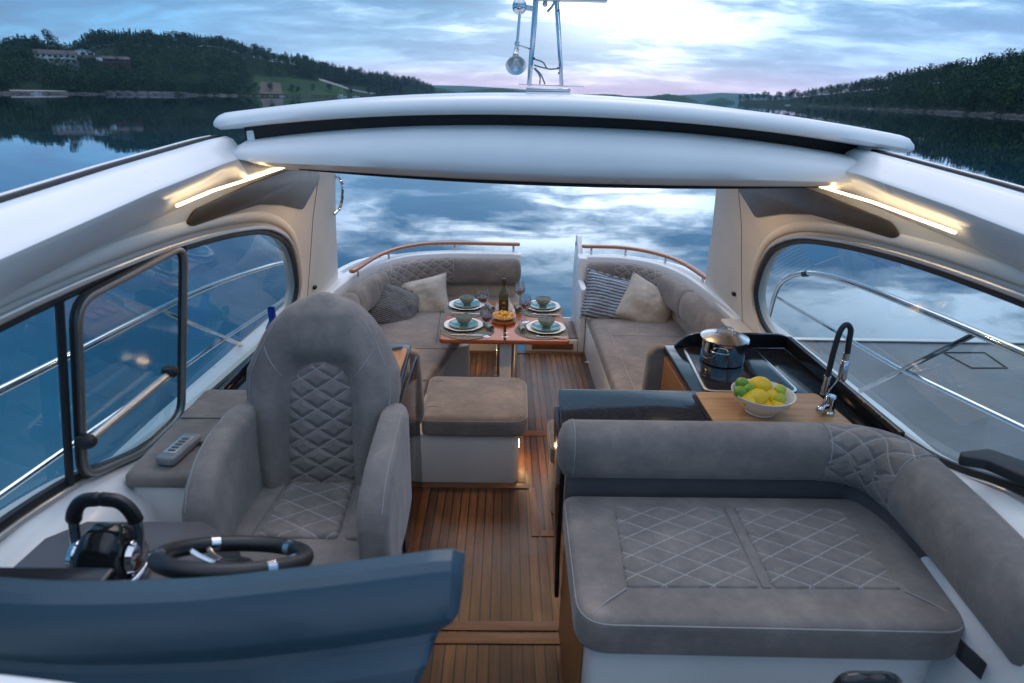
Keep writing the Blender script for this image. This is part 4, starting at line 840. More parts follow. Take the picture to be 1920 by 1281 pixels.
def setting():
    d = {}
    d['mat'] = MB().slab([(x, y) for x, y in se(.192, .178, 2, 48)], 0, .004, .0015).build('placemat', 'mat')
    b = MB(); b.lathe([(.075, 0), (.078, .004), (.11, .008), (.138, .018), (.142, .020), (.138, .022), (.11, .013), (.07, .009), (.001, .008)], n=40)
    for v in b.v:
        r_ = math.hypot(v.x, v.y); a = math.atan2(v.y, v.x)
        if r_ > .09: k = 1+.018*math.sin(a*8)*(r_-.09)/.05; v.x *= k; v.y *= k
    d['plate'] = b.build('dinner_plate', 'white')
    d['side'] = thing('side_plate', '', 'plate'); b = MB(); b.lathe([(.055, 0), (.058, .004), (.085, .007), (.102, .013), (.106, .017), (.104, .0185), (.099, .0170), (.084, .0105), (.060, .0078), (.001, .0075)], n=36); sp = b.build('glazed_plate', 'teal', d['side'])
    b = MB(); b.sweep([Vector((.1045*math.cos(a), .1045*math.sin(a), .0175)) for a in np.linspace(0, 2*PI, 37)[:-1]], se(.0025, .002, 2, 8), closed=True); b.build('rim', 'sage', sp)
    d['bowl'] = thing('soup_bowl', '', 'bowl'); b = MB(); b.lathe([(.026, 0), (.028, .004), (.027, .008), (.044, .022), (.058, .044), (.0625, .062), (.060, .062)], n=32); bs_ = b.build('bowl_shell', 'sage', d['bowl'])
    b = MB(); b.lathe([(.060, .062), (.055, .044), (.040, .024), (.02, .014), (.001, .012)], n=32); b.build('inside_glaze', 'sagein', bs_)
    b = MB(); b.sweep([Vector((.0612*math.cos(a), .0612*math.sin(a), .0625)) for a in np.linspace(0, 2*PI, 33)[:-1]], se(.0018, .0016, 2, 8), closed=True); b.build('rim', 'brownrim', bs_)
    d['glass'] = thing('wine_glass', '', 'wine glass'); b = MB()
    b.lathe([(.034, 0), (.035, .0015), (.02, .004), (.005, .009), (.0038, .02), (.0035, .085), (.006, .094), (.020, .104), (.036, .122), (.0445, .148), (.0450, .165), (.040, .190), (.0345, .212), (.0338, .2125), (.0335, .211), (.039, .189), (.0438, .164), (.0433, .149), (.035, .124), (.018, .106), (.001, .100)], n=32); b.build('bowl_and_stem', 'wineglass', d['glass'])
    b = MB(); b.lathe([(.001, .1012), (.018, .1068), (.0345, .1248), (.0428, .149), (.0428, .1495), (.001, .1500)], n=32); b.build('wine', 'wine', d['glass'])
    d['napkin'] = thing('rolled_napkin', '', 'napkin'); b = MB()
    sp_r = [(.004+.017*k/40)*1.0 for k in range(41)]; prof = [((.004+.019*k/44)*math.cos(k*.43), .024+(.004+.019*k/44)*math.sin(k*.43)) for k in range(45)]
    prof2 = prof+[(x*.9, .024+(z-.024)*.9) for x, z in prof[::-1]]
    b.sweep([Vector((0, y, 0)) for y in (-.062, -.02, 0, .02, .062)], prof2, scale=lambda t: 1-.10*math.exp(-((t-.5)/.15)**2)); b.build('cloth', 'napkin', d['napkin'])
    b = MB(); b.sweep([Vector((.0225*math.cos(a), 0, .024+.0225*math.sin(a))) for a in np.linspace(0, 2*PI, 25)[:-1]], se(.0022, .003, 2, 6), closed=True, upv=(0, 1, 0)); b.build('napkin_ring', 'pinkring', d['napkin'])
    for nm, fork in (('table_knife', 0), ('table_fork', 1)):
        t = thing(nm, '', 'knife' if not fork else 'fork'); b = MB(); b.obox((-.11, 0, .006), (-.01, 0, .006), .013, .009, .003); b.build('handle', 'cream', t)
        b = MB()
        if fork:
            b.obox((-.01, 0, .005), (.055, 0, .006), .004, .003, .001)
            b.slab(rpoly([(.05, -.011), (.075, -.011), (.075, .011), (.05, .011)], .006), .005, .007, .0005)
            for k in (-.009, -.003, .003, .009): b.obox((.073, k, .006), (.105, k, .009), .0025, .002, .0005)
        else: b.slab(rpoly([(-.01, -.007), (.10, -.009), (.115, .002), (.10, .008), (-.01, .006)], .003, 3), .004, .0062, .0006)
        b.build('tines' if fork else 'blade', 'steel', t); d[nm] = t
    return d
PR_ = setting(); used = set()
def put(key, loc, rz, label, grp, cat=None):
    o = PR_[key]
    if key in used: o = dup(o, loc, rz, label, grp)
    else: used.add(key); o.location = loc; o.rotation_euler = (0, 0, rz); o['label'] = label; o['group'] = grp
    if cat: o['category'] = cat
    return o
W4 = {'NL': 'front left', 'FL': 'back left', 'NR': 'front right', 'FR': 'back right'}
SP = {'NL': ((876, 620), (869, 612), (912, 631), (916, 612), ((876, 628), 0.03), -.35), 'FL': ((878, 581), (875, 574), (905, 592), (919, 577), ((874, 588), -.03), -.35),
      'NR': ((1015, 620), (1023, 617), (984, 604), (979, 616), ((1034, 632), 3.02), .03), 'FR': ((1012, 581), (1017, 577), (974, 577), (971, 577), ((1024, 590), 3.05), .12)}
put2 = []
for k in ('NL', 'FL', 'NR', 'FR'):
    w_ = W4[k]; m_, p_, g_, n_, (kn, kr), nr = SP[k]
    q = PZ(*m_, TZ+.002); q.z = TZ; put('mat', q, 0, f'woven grey oval placemat at the {w_} corner of the table', 'placemats on the table', 'placemat')
    q = PZ(*p_, TZ+.006); q.z = TZ+.0042; pq = q.copy(); put('plate', q, .3, f'white scalloped dinner plate at the {w_} place', 'dinner plates on the table', 'plate')
    q = pq+Vector((0, 0, .0085)); put('side', q, 0, f'teal glazed side plate at the {w_} place', 'teal side plates on the table')
    q = pq+Vector((.004, .0, .0165)); put('bowl', q, 0, f'sage green soup bowl at the {w_} place', 'soup bowls on the table')
    q = PZ(*g_, TZ); q.z = TZ+(.0045 if k == 'NL' else .0005); put('glass', q, 0, {'NL': 'wine glass of red wine at the front left of the table', 'FL': 'wine glass left of the wine bottle at the back', 'NR': 'wine glass of red wine right of the pasta dish', 'FR': 'wine glass at the back of the table against the water'}[k], 'wine glasses on the table')
    q = PZ(*n_, TZ+.02); q.z = TZ+.0045; put('napkin', q, nr+(.75 if k[1] == 'L' else .1), f'rolled teal napkin in a pink ring at the {w_} place', 'rolled napkins on the table')
    q = PZ(*kn, TZ+.01); q.z = TZ+.0045; put('table_knife' if k[1] == 'L' else 'table_fork', q, kr, f'{"knife" if k[1] == "L" else "fork"} with pale wooden handle in front of the {w_} plate', 'cutlery on the table')
for o in list(bpy.data.objects):
    if o.name.startswith(('placemat', 'dinner_plate')) and not o.parent and 'category' not in o: o['category'] = 'plate'
# serving board, pasta, bottle, paper napkin
q = PZ(946, 598, TZ); bx, by2 = q.x, q.y
b = MB(); b.slab(rpoly([(bx-.10, by2-.15), (bx+.085, by2-.15), (bx+.085, by2+.34), (bx-.07, by2+.34)], [.085, .085, .02, .02], 8), TZ+.0012, TZ+.022, .004); tag(b.build('serving_board', 'railwood'), 'long wooden serving board under the pasta dish and wine bottle', 'serving board')
pz = Vector((bx-.008, by2-.062, TZ+.0225))
PD = thing('pasta_dish', 'cream handled dish piled with golden pasta on the serving board', 'dish', pz)
b = MB(); b.lathe([(.06, 0), (.065, .004), (.088, .022), (.092, .028), (.088, .028), (.07, .012), (.001, .009)], pz, 32)
b.slab(rpoly([(pz.x-.118, pz.y-.02), (pz.x-.085, pz.y-.028), (pz.x-.085, pz.y+.028), (pz.x-.118, pz.y+.02)], .01), pz.z+.021, pz.z+.028, .002); b.build('dish', 'cream', PD)
b = MB()
for k in range(95):
    a = rnd.uniform(0, 2*PI); r_ = .078*math.sqrt(rnd.random()); h = .022+.030*(1-(r_/.08)**2)*rnd.uniform(.4, 1.1); c = pz+Vector((r_*math.cos(a), r_*math.sin(a), h)); t = Vector((rnd.uniform(-1, 1), rnd.uniform(-1, 1), rnd.uniform(-.5, .8))).normalized(); u_ = Vector((rnd.uniform(-1, 1), rnd.uniform(-1, 1), rnd.uniform(-1, 1))).normalized()
    b.tube([c-t*.011, c+u_*.004, c+t*.011], .0048, 6, 'round')
b.build('pasta', 'pasta', PD)
q = PZ(946, 588, TZ+.022); q = Vector((bx-.008, by2+.085, TZ+.0225))
WB = thing('wine_bottle', 'dark green wine bottle with black label on the serving board', 'bottle', q)
b = MB(); b.lathe([(.030, 0), (.0375, .005), (.038, .13), (.036, .15), (.022, .185), (.0145, .205), (.0135, .25), (.015, .252), (.015, .262), (.001, .263)], q, 32); b.build('glass_body', 'bottle', WB)
b = MB(); b.lathe([(.0150, .215), (.0152, .216), (.0150, .268), (.001, .269)], q, 24); b.build('foil', 'label', WB)
b = MB(); arcv = []; 
for z in (.025, .105): arcv += [q+Vector((.0387*math.cos(a), .0387*math.sin(a), z)) for a in np.linspace(-PI*.9, -PI*.1, 16)]
b.add(arcv, [[i, i+1, 17+i, 16+i] for i in range(15)]); lb = b.build('label_paper', 'label', WB)
b = MB()
for z, a0, a1 in ((.088, -1.9, -1.2), (.080, -2.0, -1.1)): b.tube([q+Vector((.0392*math.cos(a), .0392*math.sin(a), z+.006*math.sin((a-a0)*4))) for a in np.linspace(a0, a1, 10)], .0014, 5)
for a in (-1.75, -1.35):
    b.tube([q+Vector((.0392*math.cos(a+.07*math.cos(t)), .0392*math.sin(a+.07*math.cos(t)), .05+.004*math.sin(t))) for t in np.linspace(0, 2*PI, 9)], .0009, 4)
b.build('gold_print', 'gold', lb)
q = Vector((bx+.0, by2+.19, TZ+.0225)); b = MB()
b.add([q+Vector(v) for v in ((-.075, -.05, 0), (.06, -.06, 0), (.06, .05, 0), (-.06, .05, 0), (-.01, -.01, .07), (.03, .01, .085))], [[0, 1, 5, 4], [1, 2, 5], [2, 3, 4, 5], [3, 0, 4]]); tag(b.build('folded_paper_napkin', 'white'), 'white folded napkin standing behind the wine bottle', 'napkin')

# ---- scatter cushions
def pillow(name, label, mat, c, w, h, t, rot, fringe=False, seed=1):
    th = thing(name, label, 'cushion', c, 0, 'scatter cushions on the sofas'); Rm = rot.to_matrix().to_4x4()
    N = 22; b = MB(); g = []
    for side in (1, -1):
        for i in range(N+1):
            for j in range(N+1):
                u, v = 2*i/N-1, 2*j/N-1; k = max(0, (1-u*u)*(1-v*v))**.42
                x = u*w/2*(1-.09*(1-v*v)); y = v*h/2*(1-.09*(1-u*u)); nz = noise.noise(Vector((u*1.8+seed, v*1.8, side*.3)))*.35+noise.noise(Vector((u*5+seed, v*5, side)))*.13
                g.append(Vector((x, y, side*t/2*k*(1+nz))))
    M1 = (N+1)**2; fs = []
    for i in range(N):
        for j in range(N):
            a = i*(N+1)+j; fs.append([a, a+1, a+N+2, a+N+1]); fs.append([M1+a, M1+a+N+1, M1+a+N+2, M1+a+1])
    edge = [i*(N+1) for i in range(N+1)]+[N*(N+1)+j for j in range(1, N+1)]+[i*(N+1)+N for i in range(N-1, -1, -1)]+[j for j in range(N-1, 0, -1)]
    b.add(g, fs); me = b.build('cover', mat, th, 180)
    bm = bmesh.new(); bm.from_mesh(me.data); bmesh.ops.translate(bm, verts=bm.verts, vec=Vector(c)); bmesh.ops.remove_doubles(bm, verts=bm.verts, dist=.0006); bmesh.ops.recalc_face_normals(bm, faces=bm.faces); bm.to_mesh(me.data); bm.free()
    fb = MB(); ep = [g[i] for i in edge]; wd = .020 if fringe else .005
    if fringe:
        vs = []; fs = []
        for k, p in enumerate(ep):
            d = Vector((p.x, p.y, 0)).normalized(); o_ = max(abs(p.x)/(w/2), 0); vs += [p*1.0, p+d*wd*(1+.5*math.sin(k*2.1))+Vector((0, 0, .004*math.sin(k*1.7)))]
        n_ = len(ep)
        for k in range(n_): k2 = (k+1) % n_; fs.append([2*k, 2*k2, 2*k2+1, 2*k+1])
        fb.add(vs, fs)
    else: fb.sweep(ep, se(.004, .004, 2, 8), closed=True, upv=(0, 0, 1))
    f = fb.build('fringe' if fringe else 'edge_seam', mat, th, 180)
    if fringe: f.data.transform(Matrix.Translation(Vector(c)))
    else: f.data.transform(Matrix.Translation(Vector(c)))
    th.rotation_euler = rot; return th
from mathutils import Euler
pillow('cushion', 'plain cream linen cushion on the left sofa behind the table', 'linen', PY(788, 560, 5.18), .54, .37, .19, Euler((R(62), R(-14), R(-6))), False, 1)
pillow('cushion', 'dark grey ribbed cushion with fringe in the left sofa corner', 'ikat', PY(737, 578, 4.92), .47, .44, .18, Euler((R(52), R(28), R(24))), True, 4)
pillow('cushion', 'blue and grey striped cushion at the end of the right bench', 'blue_stripe', PY(1146, 562, 5.08), .50, .43, .16, Euler((R(60), R(16), R(8))), True, 8)
pillow('cushion', 'pale grey-beige cushion leaning beside the striped one on the right bench', 'linen', PY(1213, 574, 5.0), .48, .43, .19, Euler((R(58), R(24), R(-14))), False, 12)

# ================================================================== WATER, SHORES, SKY
WZ = -.75
n = NT('water'); nt = n.t; nt.nodes.remove(n.b); c = n.coord('Object')
geo = nt.nodes.new('ShaderNodeCameraData')
bmp = nt.nodes.new('ShaderNodeBump'); bmp.inputs['Distance'].default_value = .010
big = n.noise(n.coord('Object', scale=(.35, .8, 1)), .5, 3, .5); sm = n.noise(n.coord('Object', scale=(1, 2.2, 1)), 1.6, 3, .5)
calm = n.ramp(n.noise(n.coord('Object', scale=(.010, .03, 1)), 1, 4), [(.42, (.10, .10, .10)), (.62, (1, 1, 1))])
h = n.math('ADD', n.math('MULTIPLY', big, 1.6), n.math('MULTIPLY', n.math('MULTIPLY', sm, .45), calm)); n.link(h, bmp.inputs['Height']); bmp.inputs['Strength'].default_value = .17
di = nt.nodes.new('ShaderNodeBsdfDiffuse'); di.inputs[0].default_value = (.003, .050, .082, 1)
gl = nt.nodes.new('ShaderNodeBsdfGlossy'); gl.inputs['Roughness'].default_value = .012; gl.inputs['Color'].default_value = (.86, .93, 1, 1)
fr = nt.nodes.new('ShaderNodeFresnel'); fr.inputs[0].default_value = 1.33
mx = nt.nodes.new('ShaderNodeMixShader'); n.link(n.math('MINIMUM', n.math('MULTIPLY_ADD', fr.outputs[0], 1.15, .10), 1), mx.inputs[0])
for q in (di, gl, fr): n.link(bmp.outputs[0], q.inputs['Normal'])
n.link(di.outputs[0], mx.inputs[1]); n.link(gl.outputs[0], mx.inputs[2]); n.link(mx.outputs[0], n.o.inputs[0]); M['water'] = n.m
b = MB(); b.add([(-9000, -4000, WZ), (9000, -4000, WZ), (9000, 14000, WZ), (-9000, 14000, WZ)], [[0, 1, 2, 3]]); tag(b.build('water', 'water'), 'calm blue water of the sound', kind='structure')

def hz(px): return 183.1+.0205*(px-949)
def azdir(px):
    d = ray(px, hz(px)); return Vector((d.x, d.y, 0)).normalized()
def elev(px, py):                                   # tan of elevation above horizon of a photo point
    d = ray(px, py); return d.z/math.hypot(d.x, d.y)
M['soil'] = plain('shore_ground', (.010, .024, .012), .95, var=.4, scale=.05)
M['soil2'] = plain('ploughed_field', (.075, .060, .045), .95, scale=.1)
M['rock'] = plain('shore_rock', (.085, .078, .075), .9, var=.35, scale=.3)
M['meadow'] = plain('meadow', (.026, .060, .024), .95, var=.25, scale=.03)
M['roadm'] = plain('gravel_road', (.24, .24, .24), .9, scale=.2)
M['leafd'] = plain('leaves_broad', (.018, .052, .024), .85, var=.45, scale=.35)
M['leafl'] = plain('leaves_light', (.034, .076, .026), .85, var=.4, scale=.35)
M['needle'] = plain('needles', (.011, .036, .020), .9, var=.4, scale=.35)
M['bark'] = plain('bark', (.10, .075, .055), .9, scale=3)
def shore_terrain(name, cols, mat, depth):          # cols: (px, shore distance, ridge height, depth)
    rows = []
    N = 12
    for px, d0, h, dp in cols:
        dr = azdir(px); r = []
        for k in range(-1, N+3):
            t = k/N; q = CAM+dr*(d0+dp*t)
            z = WZ-1.5 if k < 0 else (WZ+1.2*min(1, k*1.0)+h*(math.sin(min(1, max(0, t-.06)/.94)*PI/2)**1.25)) if t <= 1 else WZ+h*(1-.25*(t-1)*N/3)
            if k == 0: z = WZ+.15
            q.z = z+(noise.noise(Vector((q.x*.02, q.y*.02, 0)))*h*.05 if k > 1 else 0); r.append(q)
        rows.append(r)
    b = MB(); n_ = len(rows[0]); b.add([p for r in rows for p in r], [[i*n_+k, (i+1)*n_+k, (i+1)*n_+k+1, i*n_+k+1] for i in range(len(rows)-1) for k in range(n_-1)])
    tag(b.build(name, mat, None, 180), kind='structure')
    def at(px, t):
        i = 0
        while i < len(cols)-2 and cols[i+1][0] < px: i += 1
        u = (px-cols[i][0])/(cols[i+1][0]-cols[i][0]); k = t*N+1; k0 = int(k); f = k-k0
        a = rows[i][k0].lerp(rows[i][min(k0+1, n_-1)], f); c_ = rows[i+1][k0].lerp(rows[i+1][min(k0+1, n_-1)], f); return a.lerp(c_, u)
    return at
def cinterp(px, tab): return [float(np.interp(px, [t[0] for t in tab], [t[k] for t in tab])) for k in range(1, len(tab[0]))]
def mkcols(tab, topl, depthf, th):
    out = []
    for px in np.arange(tab[0][0], tab[-1][0]+1, 22):
        d0, = cinterp(px, tab); ty = cinterp(px, topl)[0]; dp = depthf(px); h = elev(px, ty)*(d0+dp)+CAM.z-WZ-th
        out.append((px, d0, max(1.5, h), dp))
    return out
shL = [(-420, 330), (-200, 360), (0, 400), (150, 470), (300, 520), (500, 620), (640, 760), (760, 1050), (820, 1500)]
tpL = [(-420, 60), (-200, 80), (0, 92), (45, 85), (75, 76), (110, 88), (150, 92), (175, 78), (185, 70), (240, 66), (330, 72), (410, 72), (440, 82), (500, 98), (560, 108), (620, 122), (650, 132), (700, 138), (740, 142), (790, 152), (820, 166)]
atL = shore_terrain('left_hill', mkcols(shL, tpL, lambda p: 60 if p > 640 else 150, 9), 'soil', 150)
shR = [(1385, 1300), (1450, 1150), (1500, 1000), (1600, 650), (1700, 455), (1800, 350), (1920, 280), (2150, 200), (2500, 150)]
tpR = [(1385, 181), (1480, 176), (1510, 170), (1560, 162), (1620, 152), (1700, 136), (1770, 126), (1850, 113), (1920, 97), (2150, 60), (2500, 40)]
atR = shore_terrain('right_hill', mkcols(shR, tpR, lambda p: 60, 9), 'soil', 60)
# rocky waterline
for nm, at_, a0, a1 in (('left_shoreline', atL, -400, 815), ('right_shoreline', atR, 1500, 2480)):
    b = MB(); pts = []
    for px in np.arange(a0, a1, 3 if a0 > 1000 else 4):
        q = at_(px, 0.0); s_ = .4+1.3*rnd.random()**2; q.z = WZ+.1; q += azdir(px)*rnd.uniform(-1.5, 4)
        b.ball(q, s_*1.8, s_*1.6, s_*.8, 6, 4)
    tag(b.build(nm, 'rock', None, 20), 'rocks along the waterline', kind='stuff')

# ---- trees
for k_ in ('leafd', 'leafl', 'needle', 'soil', 'meadow'): M[k_].node_tree.nodes['Principled BSDF'].inputs['Specular IOR Level'].default_value = .08
def crown_mesh(kind, seed, nleaf):
    r = random.Random(seed); vs = []; fs = []
    def leaf(c, s, up_=.3):
        t = Vector((r.uniform(-1, 1), r.uniform(-1, 1), r.uniform(-1, 1))).normalized(); u = t.cross(Vector((r.uniform(-1, 1), r.uniform(-1, 1), 1))).normalized()
        k = len(vs); vs.extend([c-t*s, c+u*s*.8, c+t*s, c-u*s*.8]); fs.append((k, k+1, k+2, k+3))
    if kind == 'conifer':
        H = 1.0; lv = 13
        for i in range(lv):
            z = .12+.86*i/lv; R0 = .19*(1-(i/lv))**.85+.012; m_ = max(4, int(11*(1-i/lv)))
            for k in range(m_):
                a = r.uniform(0, 2*PI); L = R0*r.uniform(.7, 1.15)
                for q in range(max(1, nleaf//90)):
                    f = (q+r.random())/max(1, nleaf//90); leaf(Vector((math.cos(a)*L*f, math.sin(a)*L*f, z-.05*f+r.uniform(-.012, .012))), .035*(1.15-f*.5))
        leaf(Vector((0, 0, .99)), .02)
    else:
        blobs = []; nb = 9 if kind == 'broad' else 7
        for i in range(nb):
            a = r.uniform(0, 2*PI); rr = r.uniform(.05, .26); z = r.uniform(.20, .84); blobs.append((Vector((rr*math.cos(a), rr*math.sin(a), z)), r.uniform(.12, .21)*(1.15-abs(z-.55))))
        blobs.append((Vector((0, 0, .80)), .17))
        for i in range(nleaf):
            c, R0 = blobs[i % len(blobs)]; d = Vector((r.gauss(0, 1), r.gauss(0, 1), r.gauss(0, 1))).normalized()
            leaf(c+d*R0*r.uniform(.72, 1.05), r.uniform(.022, .045))
    return vs, fs
def trunk(kind):
    b = MB(); b.tube([(0, 0, -.06), (.006, 0, .25), (-.004, .004, .5), (0, 0, .72 if kind != 'conifer' else .95)], .016, 6, scale=lambda t: 1-.8*t)
    if kind != 'conifer':
        for a in (0, 2.1, 4.2): b.tube([(0, 0, .3), (.08*math.cos(a), .08*math.sin(a), .45), (.15*math.cos(a), .15*math.sin(a), .62)], .008, 5, scale=lambda t: 1-.7*t)
    return b
def proto(name, kind, mat, seed, nleaf=560):
    r_ = thing(name, '', 'tree'); vs, fs = crown_mesh(kind, seed, nleaf); b = MB(); b.add(vs, fs)
    me = bpy.data.meshes.new('crown'); me.from_pydata([tuple(v) for v in vs], [], fs); me.materials.append(M[mat]); o = bpy.data.objects.new('crown', me); COL.objects.link(o); o.parent = r_
    trunk(kind).build('trunk', 'bark', r_); return r_
TR = [proto('spruce_tree', 'conifer', 'needle', 1), proto('spruce_tree', 'conifer', 'needle', 2), proto('broadleaf_tree', 'broad', 'leafd', 3), proto('broadleaf_tree', 'broad', 'leafd', 4), proto('broadleaf_tree', 'broad', 'leafl', 5), proto('pine_tree', 'pine', 'needle', 6)]
def plant(i, loc, h, label, group, wide=1.0):
    o = dup(TR[i], loc, rnd.uniform(0, 6.28), label, group); o.scale = (h*wide, h*wide, h); return o
occupied = []
def forest_stuff(name, at_, rng, count, trange, hh, label, weights, skip=None):
    low = [crown_mesh('conifer', 11, 90), crown_mesh('broad', 12, 110), crown_mesh('broad', 13, 110)]
    V, Fc = [], []; base = 0; arr = [(np.array([tuple(v) for v in vs]), np.array(fs)) for vs, fs in low]
    for k in range(count):
        px = rnd.uniform(*rng); t = rnd.uniform(*trange)
        if skip and skip(px, t): continue
        q = at_(px, t); i = rnd.choices((0, 1, 2), weights)[0]; v, f = arr[i]; h = rnd.uniform(*hh)*(1.2 if i == 0 else .95); a = rnd.uniform(0, 6.28); w = h*(1.35 if i else 1.1)
        P_ = np.stack([(v[:, 0]*math.cos(a)-v[:, 1]*math.sin(a))*w+q.x, (v[:, 0]*math.sin(a)+v[:, 1]*math.cos(a))*w+q.y, v[:, 2]*h+q.z-.5], 1)
        V.append(P_); Fc.append(f+base); base += len(v)
    V = np.concatenate(V); Fc = np.concatenate(Fc); me = bpy.data.meshes.new(name); me.vertices.add(len(V)); me.vertices.foreach_set('co', V.ravel()); me.loops.add(Fc.size); me.loops.foreach_set('vertex_index', Fc.ravel().astype(np.int32))
    me.polygons.add(len(Fc)); me.polygons.foreach_set('loop_start', (np.arange(len(Fc))*4).astype(np.int32)); me.update(calc_edges=True); me.materials.append(M['forest']); o = bpy.data.objects.new(name, me); COL.objects.link(o); return tag(o, label, 'wood', kind='stuff')
n = NT('forest_foliage'); c = n.coord('Object'); n.set(color=n.ramp(n.noise(c, .07, 5, .7), [(.3, (.011, .036, .020)), (.5, (.020, .055, .024)), (.72, (.038, .080, .028))]), rough=.9, spec=.08); M['forest'] = n.m
def skipL(px, t):
    if 470 < px < 700 and t < (.42 if px < 640 else .5): return True       # meadow
    return (78 < px < 235 and .50 < t < .80) or (18 < px < 125 and t < .07)
forest_stuff('left_wood', atL, (-420, 815), 2300, (.02, 1.05), (9, 12.5), 'dense dark wood covering the left hill', (.35, .35, .3), skipL)
forest_stuff('right_wood', atR, (1500, 2480), 900, (.04, 1.05), (8.5, 12), 'dense dark wood covering the right hill', (.3, .35, .35))
forest_stuff('point_wood', atL, (560, 812), 620, (.45, 1.02), (9, 13), 'dark wood running down to the tip of the left shore', (.35, .35, .3))
forest_stuff('ridge_wood', atL, (-60, 620), 520, (.86, 1.0), (8.5, 11.5), 'dark wood along the crest of the left hill', (.3, .4, .3))
forest_stuff('crest_wood', atR, (1500, 2160), 420, (.8, 1.0), (8, 11), 'dark wood along the crest of the right hill', (.3, .4, .3))
LBL = {0: 'dark pointed spruce', 1: 'dark pointed spruce', 2: 'dark round-crowned tree', 3: 'dark round-crowned tree', 4: 'lighter green round-crowned tree', 5: 'dark loose-crowned pine'}
for px in np.arange(-60, 470, 6.2):                 # skyline of the left hill
    i = rnd.choice((0, 1, 2, 3, 5, 0)); 
    if 95 < px < 165 and rnd.random() < .6: continue
    plant(i, atL(px+rnd.uniform(-2, 2), rnd.uniform(.92, 1.0)), rnd.uniform(9.5, 14), LBL[i]+' in the skyline row of the left hill', 'trees on the left hill', 1.1 if i > 1 else 1)
for px in np.arange(470, 815, 7.5):
    i = rnd.choice((0, 1, 2, 3, 5)); plant(i, atL(px+rnd.uniform(-2, 2), rnd.uniform(.9, 1.0)), rnd.uniform(8, 15), LBL[i]+' in the skyline row where the left hill runs down to the water', 'trees on the left hill', 1.0)
for px in [x for x in np.arange(-30, 480, 13)]+[506, 548, 556, 590, 618, 655, 690, 720, 750]:
    if 18 < px < 118: continue
    i = rnd.choice((2, 3, 4)); plant(i, atL(px+rnd.uniform(-3, 3), rnd.uniform(.03, .12) if px < 480 else rnd.uniform(.08, .2)), rnd.uniform(7, 11), LBL[i]+' at the foot of the left hill by the shore', 'trees on the left hill', 1.25)
plant(2, atL(113, .86), 19, 'tall lone tree standing above the house on the left hill', 'trees on the left hill', .8)
plant(0, atL(809, .6), 17, 'tall dark spruce at the tip of the left shore', 'trees on the left hill', 1.2)
for px in np.arange(1506, 2160, 7.5):
    i = rnd.choice((0, 1, 0, 2, 3, 5)); plant(i, atR(px+rnd.uniform(-2, 2), rnd.uniform(.9, 1.0)), rnd.uniform(8.5, 13), LBL[i]+' in the skyline row of the right hill', 'trees on the right hill', 1.05)
for px in np.arange(1520, 2150, 12):
    i = rnd.choice((2, 3, 4)); plant(i, atR(px+rnd.uniform(-2, 2), rnd.uniform(.06, .2)), rnd.uniform(7, 10.5), LBL[i]+' at the foot of the right hill by the rocks', 'trees on the right hill', 1.2)
for px in np.arange(1388, 1506, 7):
    i = rnd.choice((2, 3, 5)); plant(i, atR(px+rnd.uniform(-2, 2), rnd.uniform(.25, .8)), rnd.uniform(13, 19), LBL[i]+' on the low spit left of the right hill', 'trees on the low spit', 1.0)
for t in TR:
    for c_ in list(t.children): bpy.data.objects.remove(c_)
    bpy.data.objects.remove(t)
# meadow, road and beach on the left shore
def patch(name, at_, quad, mat, lift=.12, n1=14, n2=5):
    b = MB(); (pa, ta), (pb, tb_), (pc_, tc_), (pd, td) = quad; g = []
    for i in range(n1+1):
        for j in range(n2+1):
            u, v = i/n1, j/n2; px = (pa*(1-u)+pb*u)*(1-v)+(pd*(1-u)+pc_*u)*v; t = (ta*(1-u)+tb_*u)*(1-v)+(td*(1-u)+tc_*u)*v; q = at_(px, t); q.z += lift; g.append(q)
    b.add(g, [[i*(n2+1)+j, (i+1)*(n2+1)+j, (i+1)*(n2+1)+j+1, i*(n2+1)+j+1] for i in range(n1) for j in range(n2)]); return tag(b.build(name, mat, None, 180), kind='structure')
patch('meadow', atL, ((470, .04), (700, .04), (690, .42), (480, .40)), 'meadow', .5, 20, 6)
patch('field', atL, ((486, .05), (530, .05), (528, .3), (490, .3)), 'soil2', .8, 8, 4)
patch('road', atL, ((600, .42), (700, .14), (706, .19), (600, .47)), 'roadm', 1.0, 20, 2)
patch('beach', atL, ((16, .02), (124, .03), (124, .05), (16, .062)), 'roadm', .7, 12, 3)
b = MB()
for i, px in enumerate(np.arange(195, 350, 6)):
    a_, c_ = atL(px, .045), atL(px+6, .045); b.obox(a_+Vector((0, 0, .6)), c_+Vector((0, 0, .6)), .5, 1.0, .05)
tag(b.build('sea_wall', M['roadm']), 'low pale wall along the left shore', 'wall')
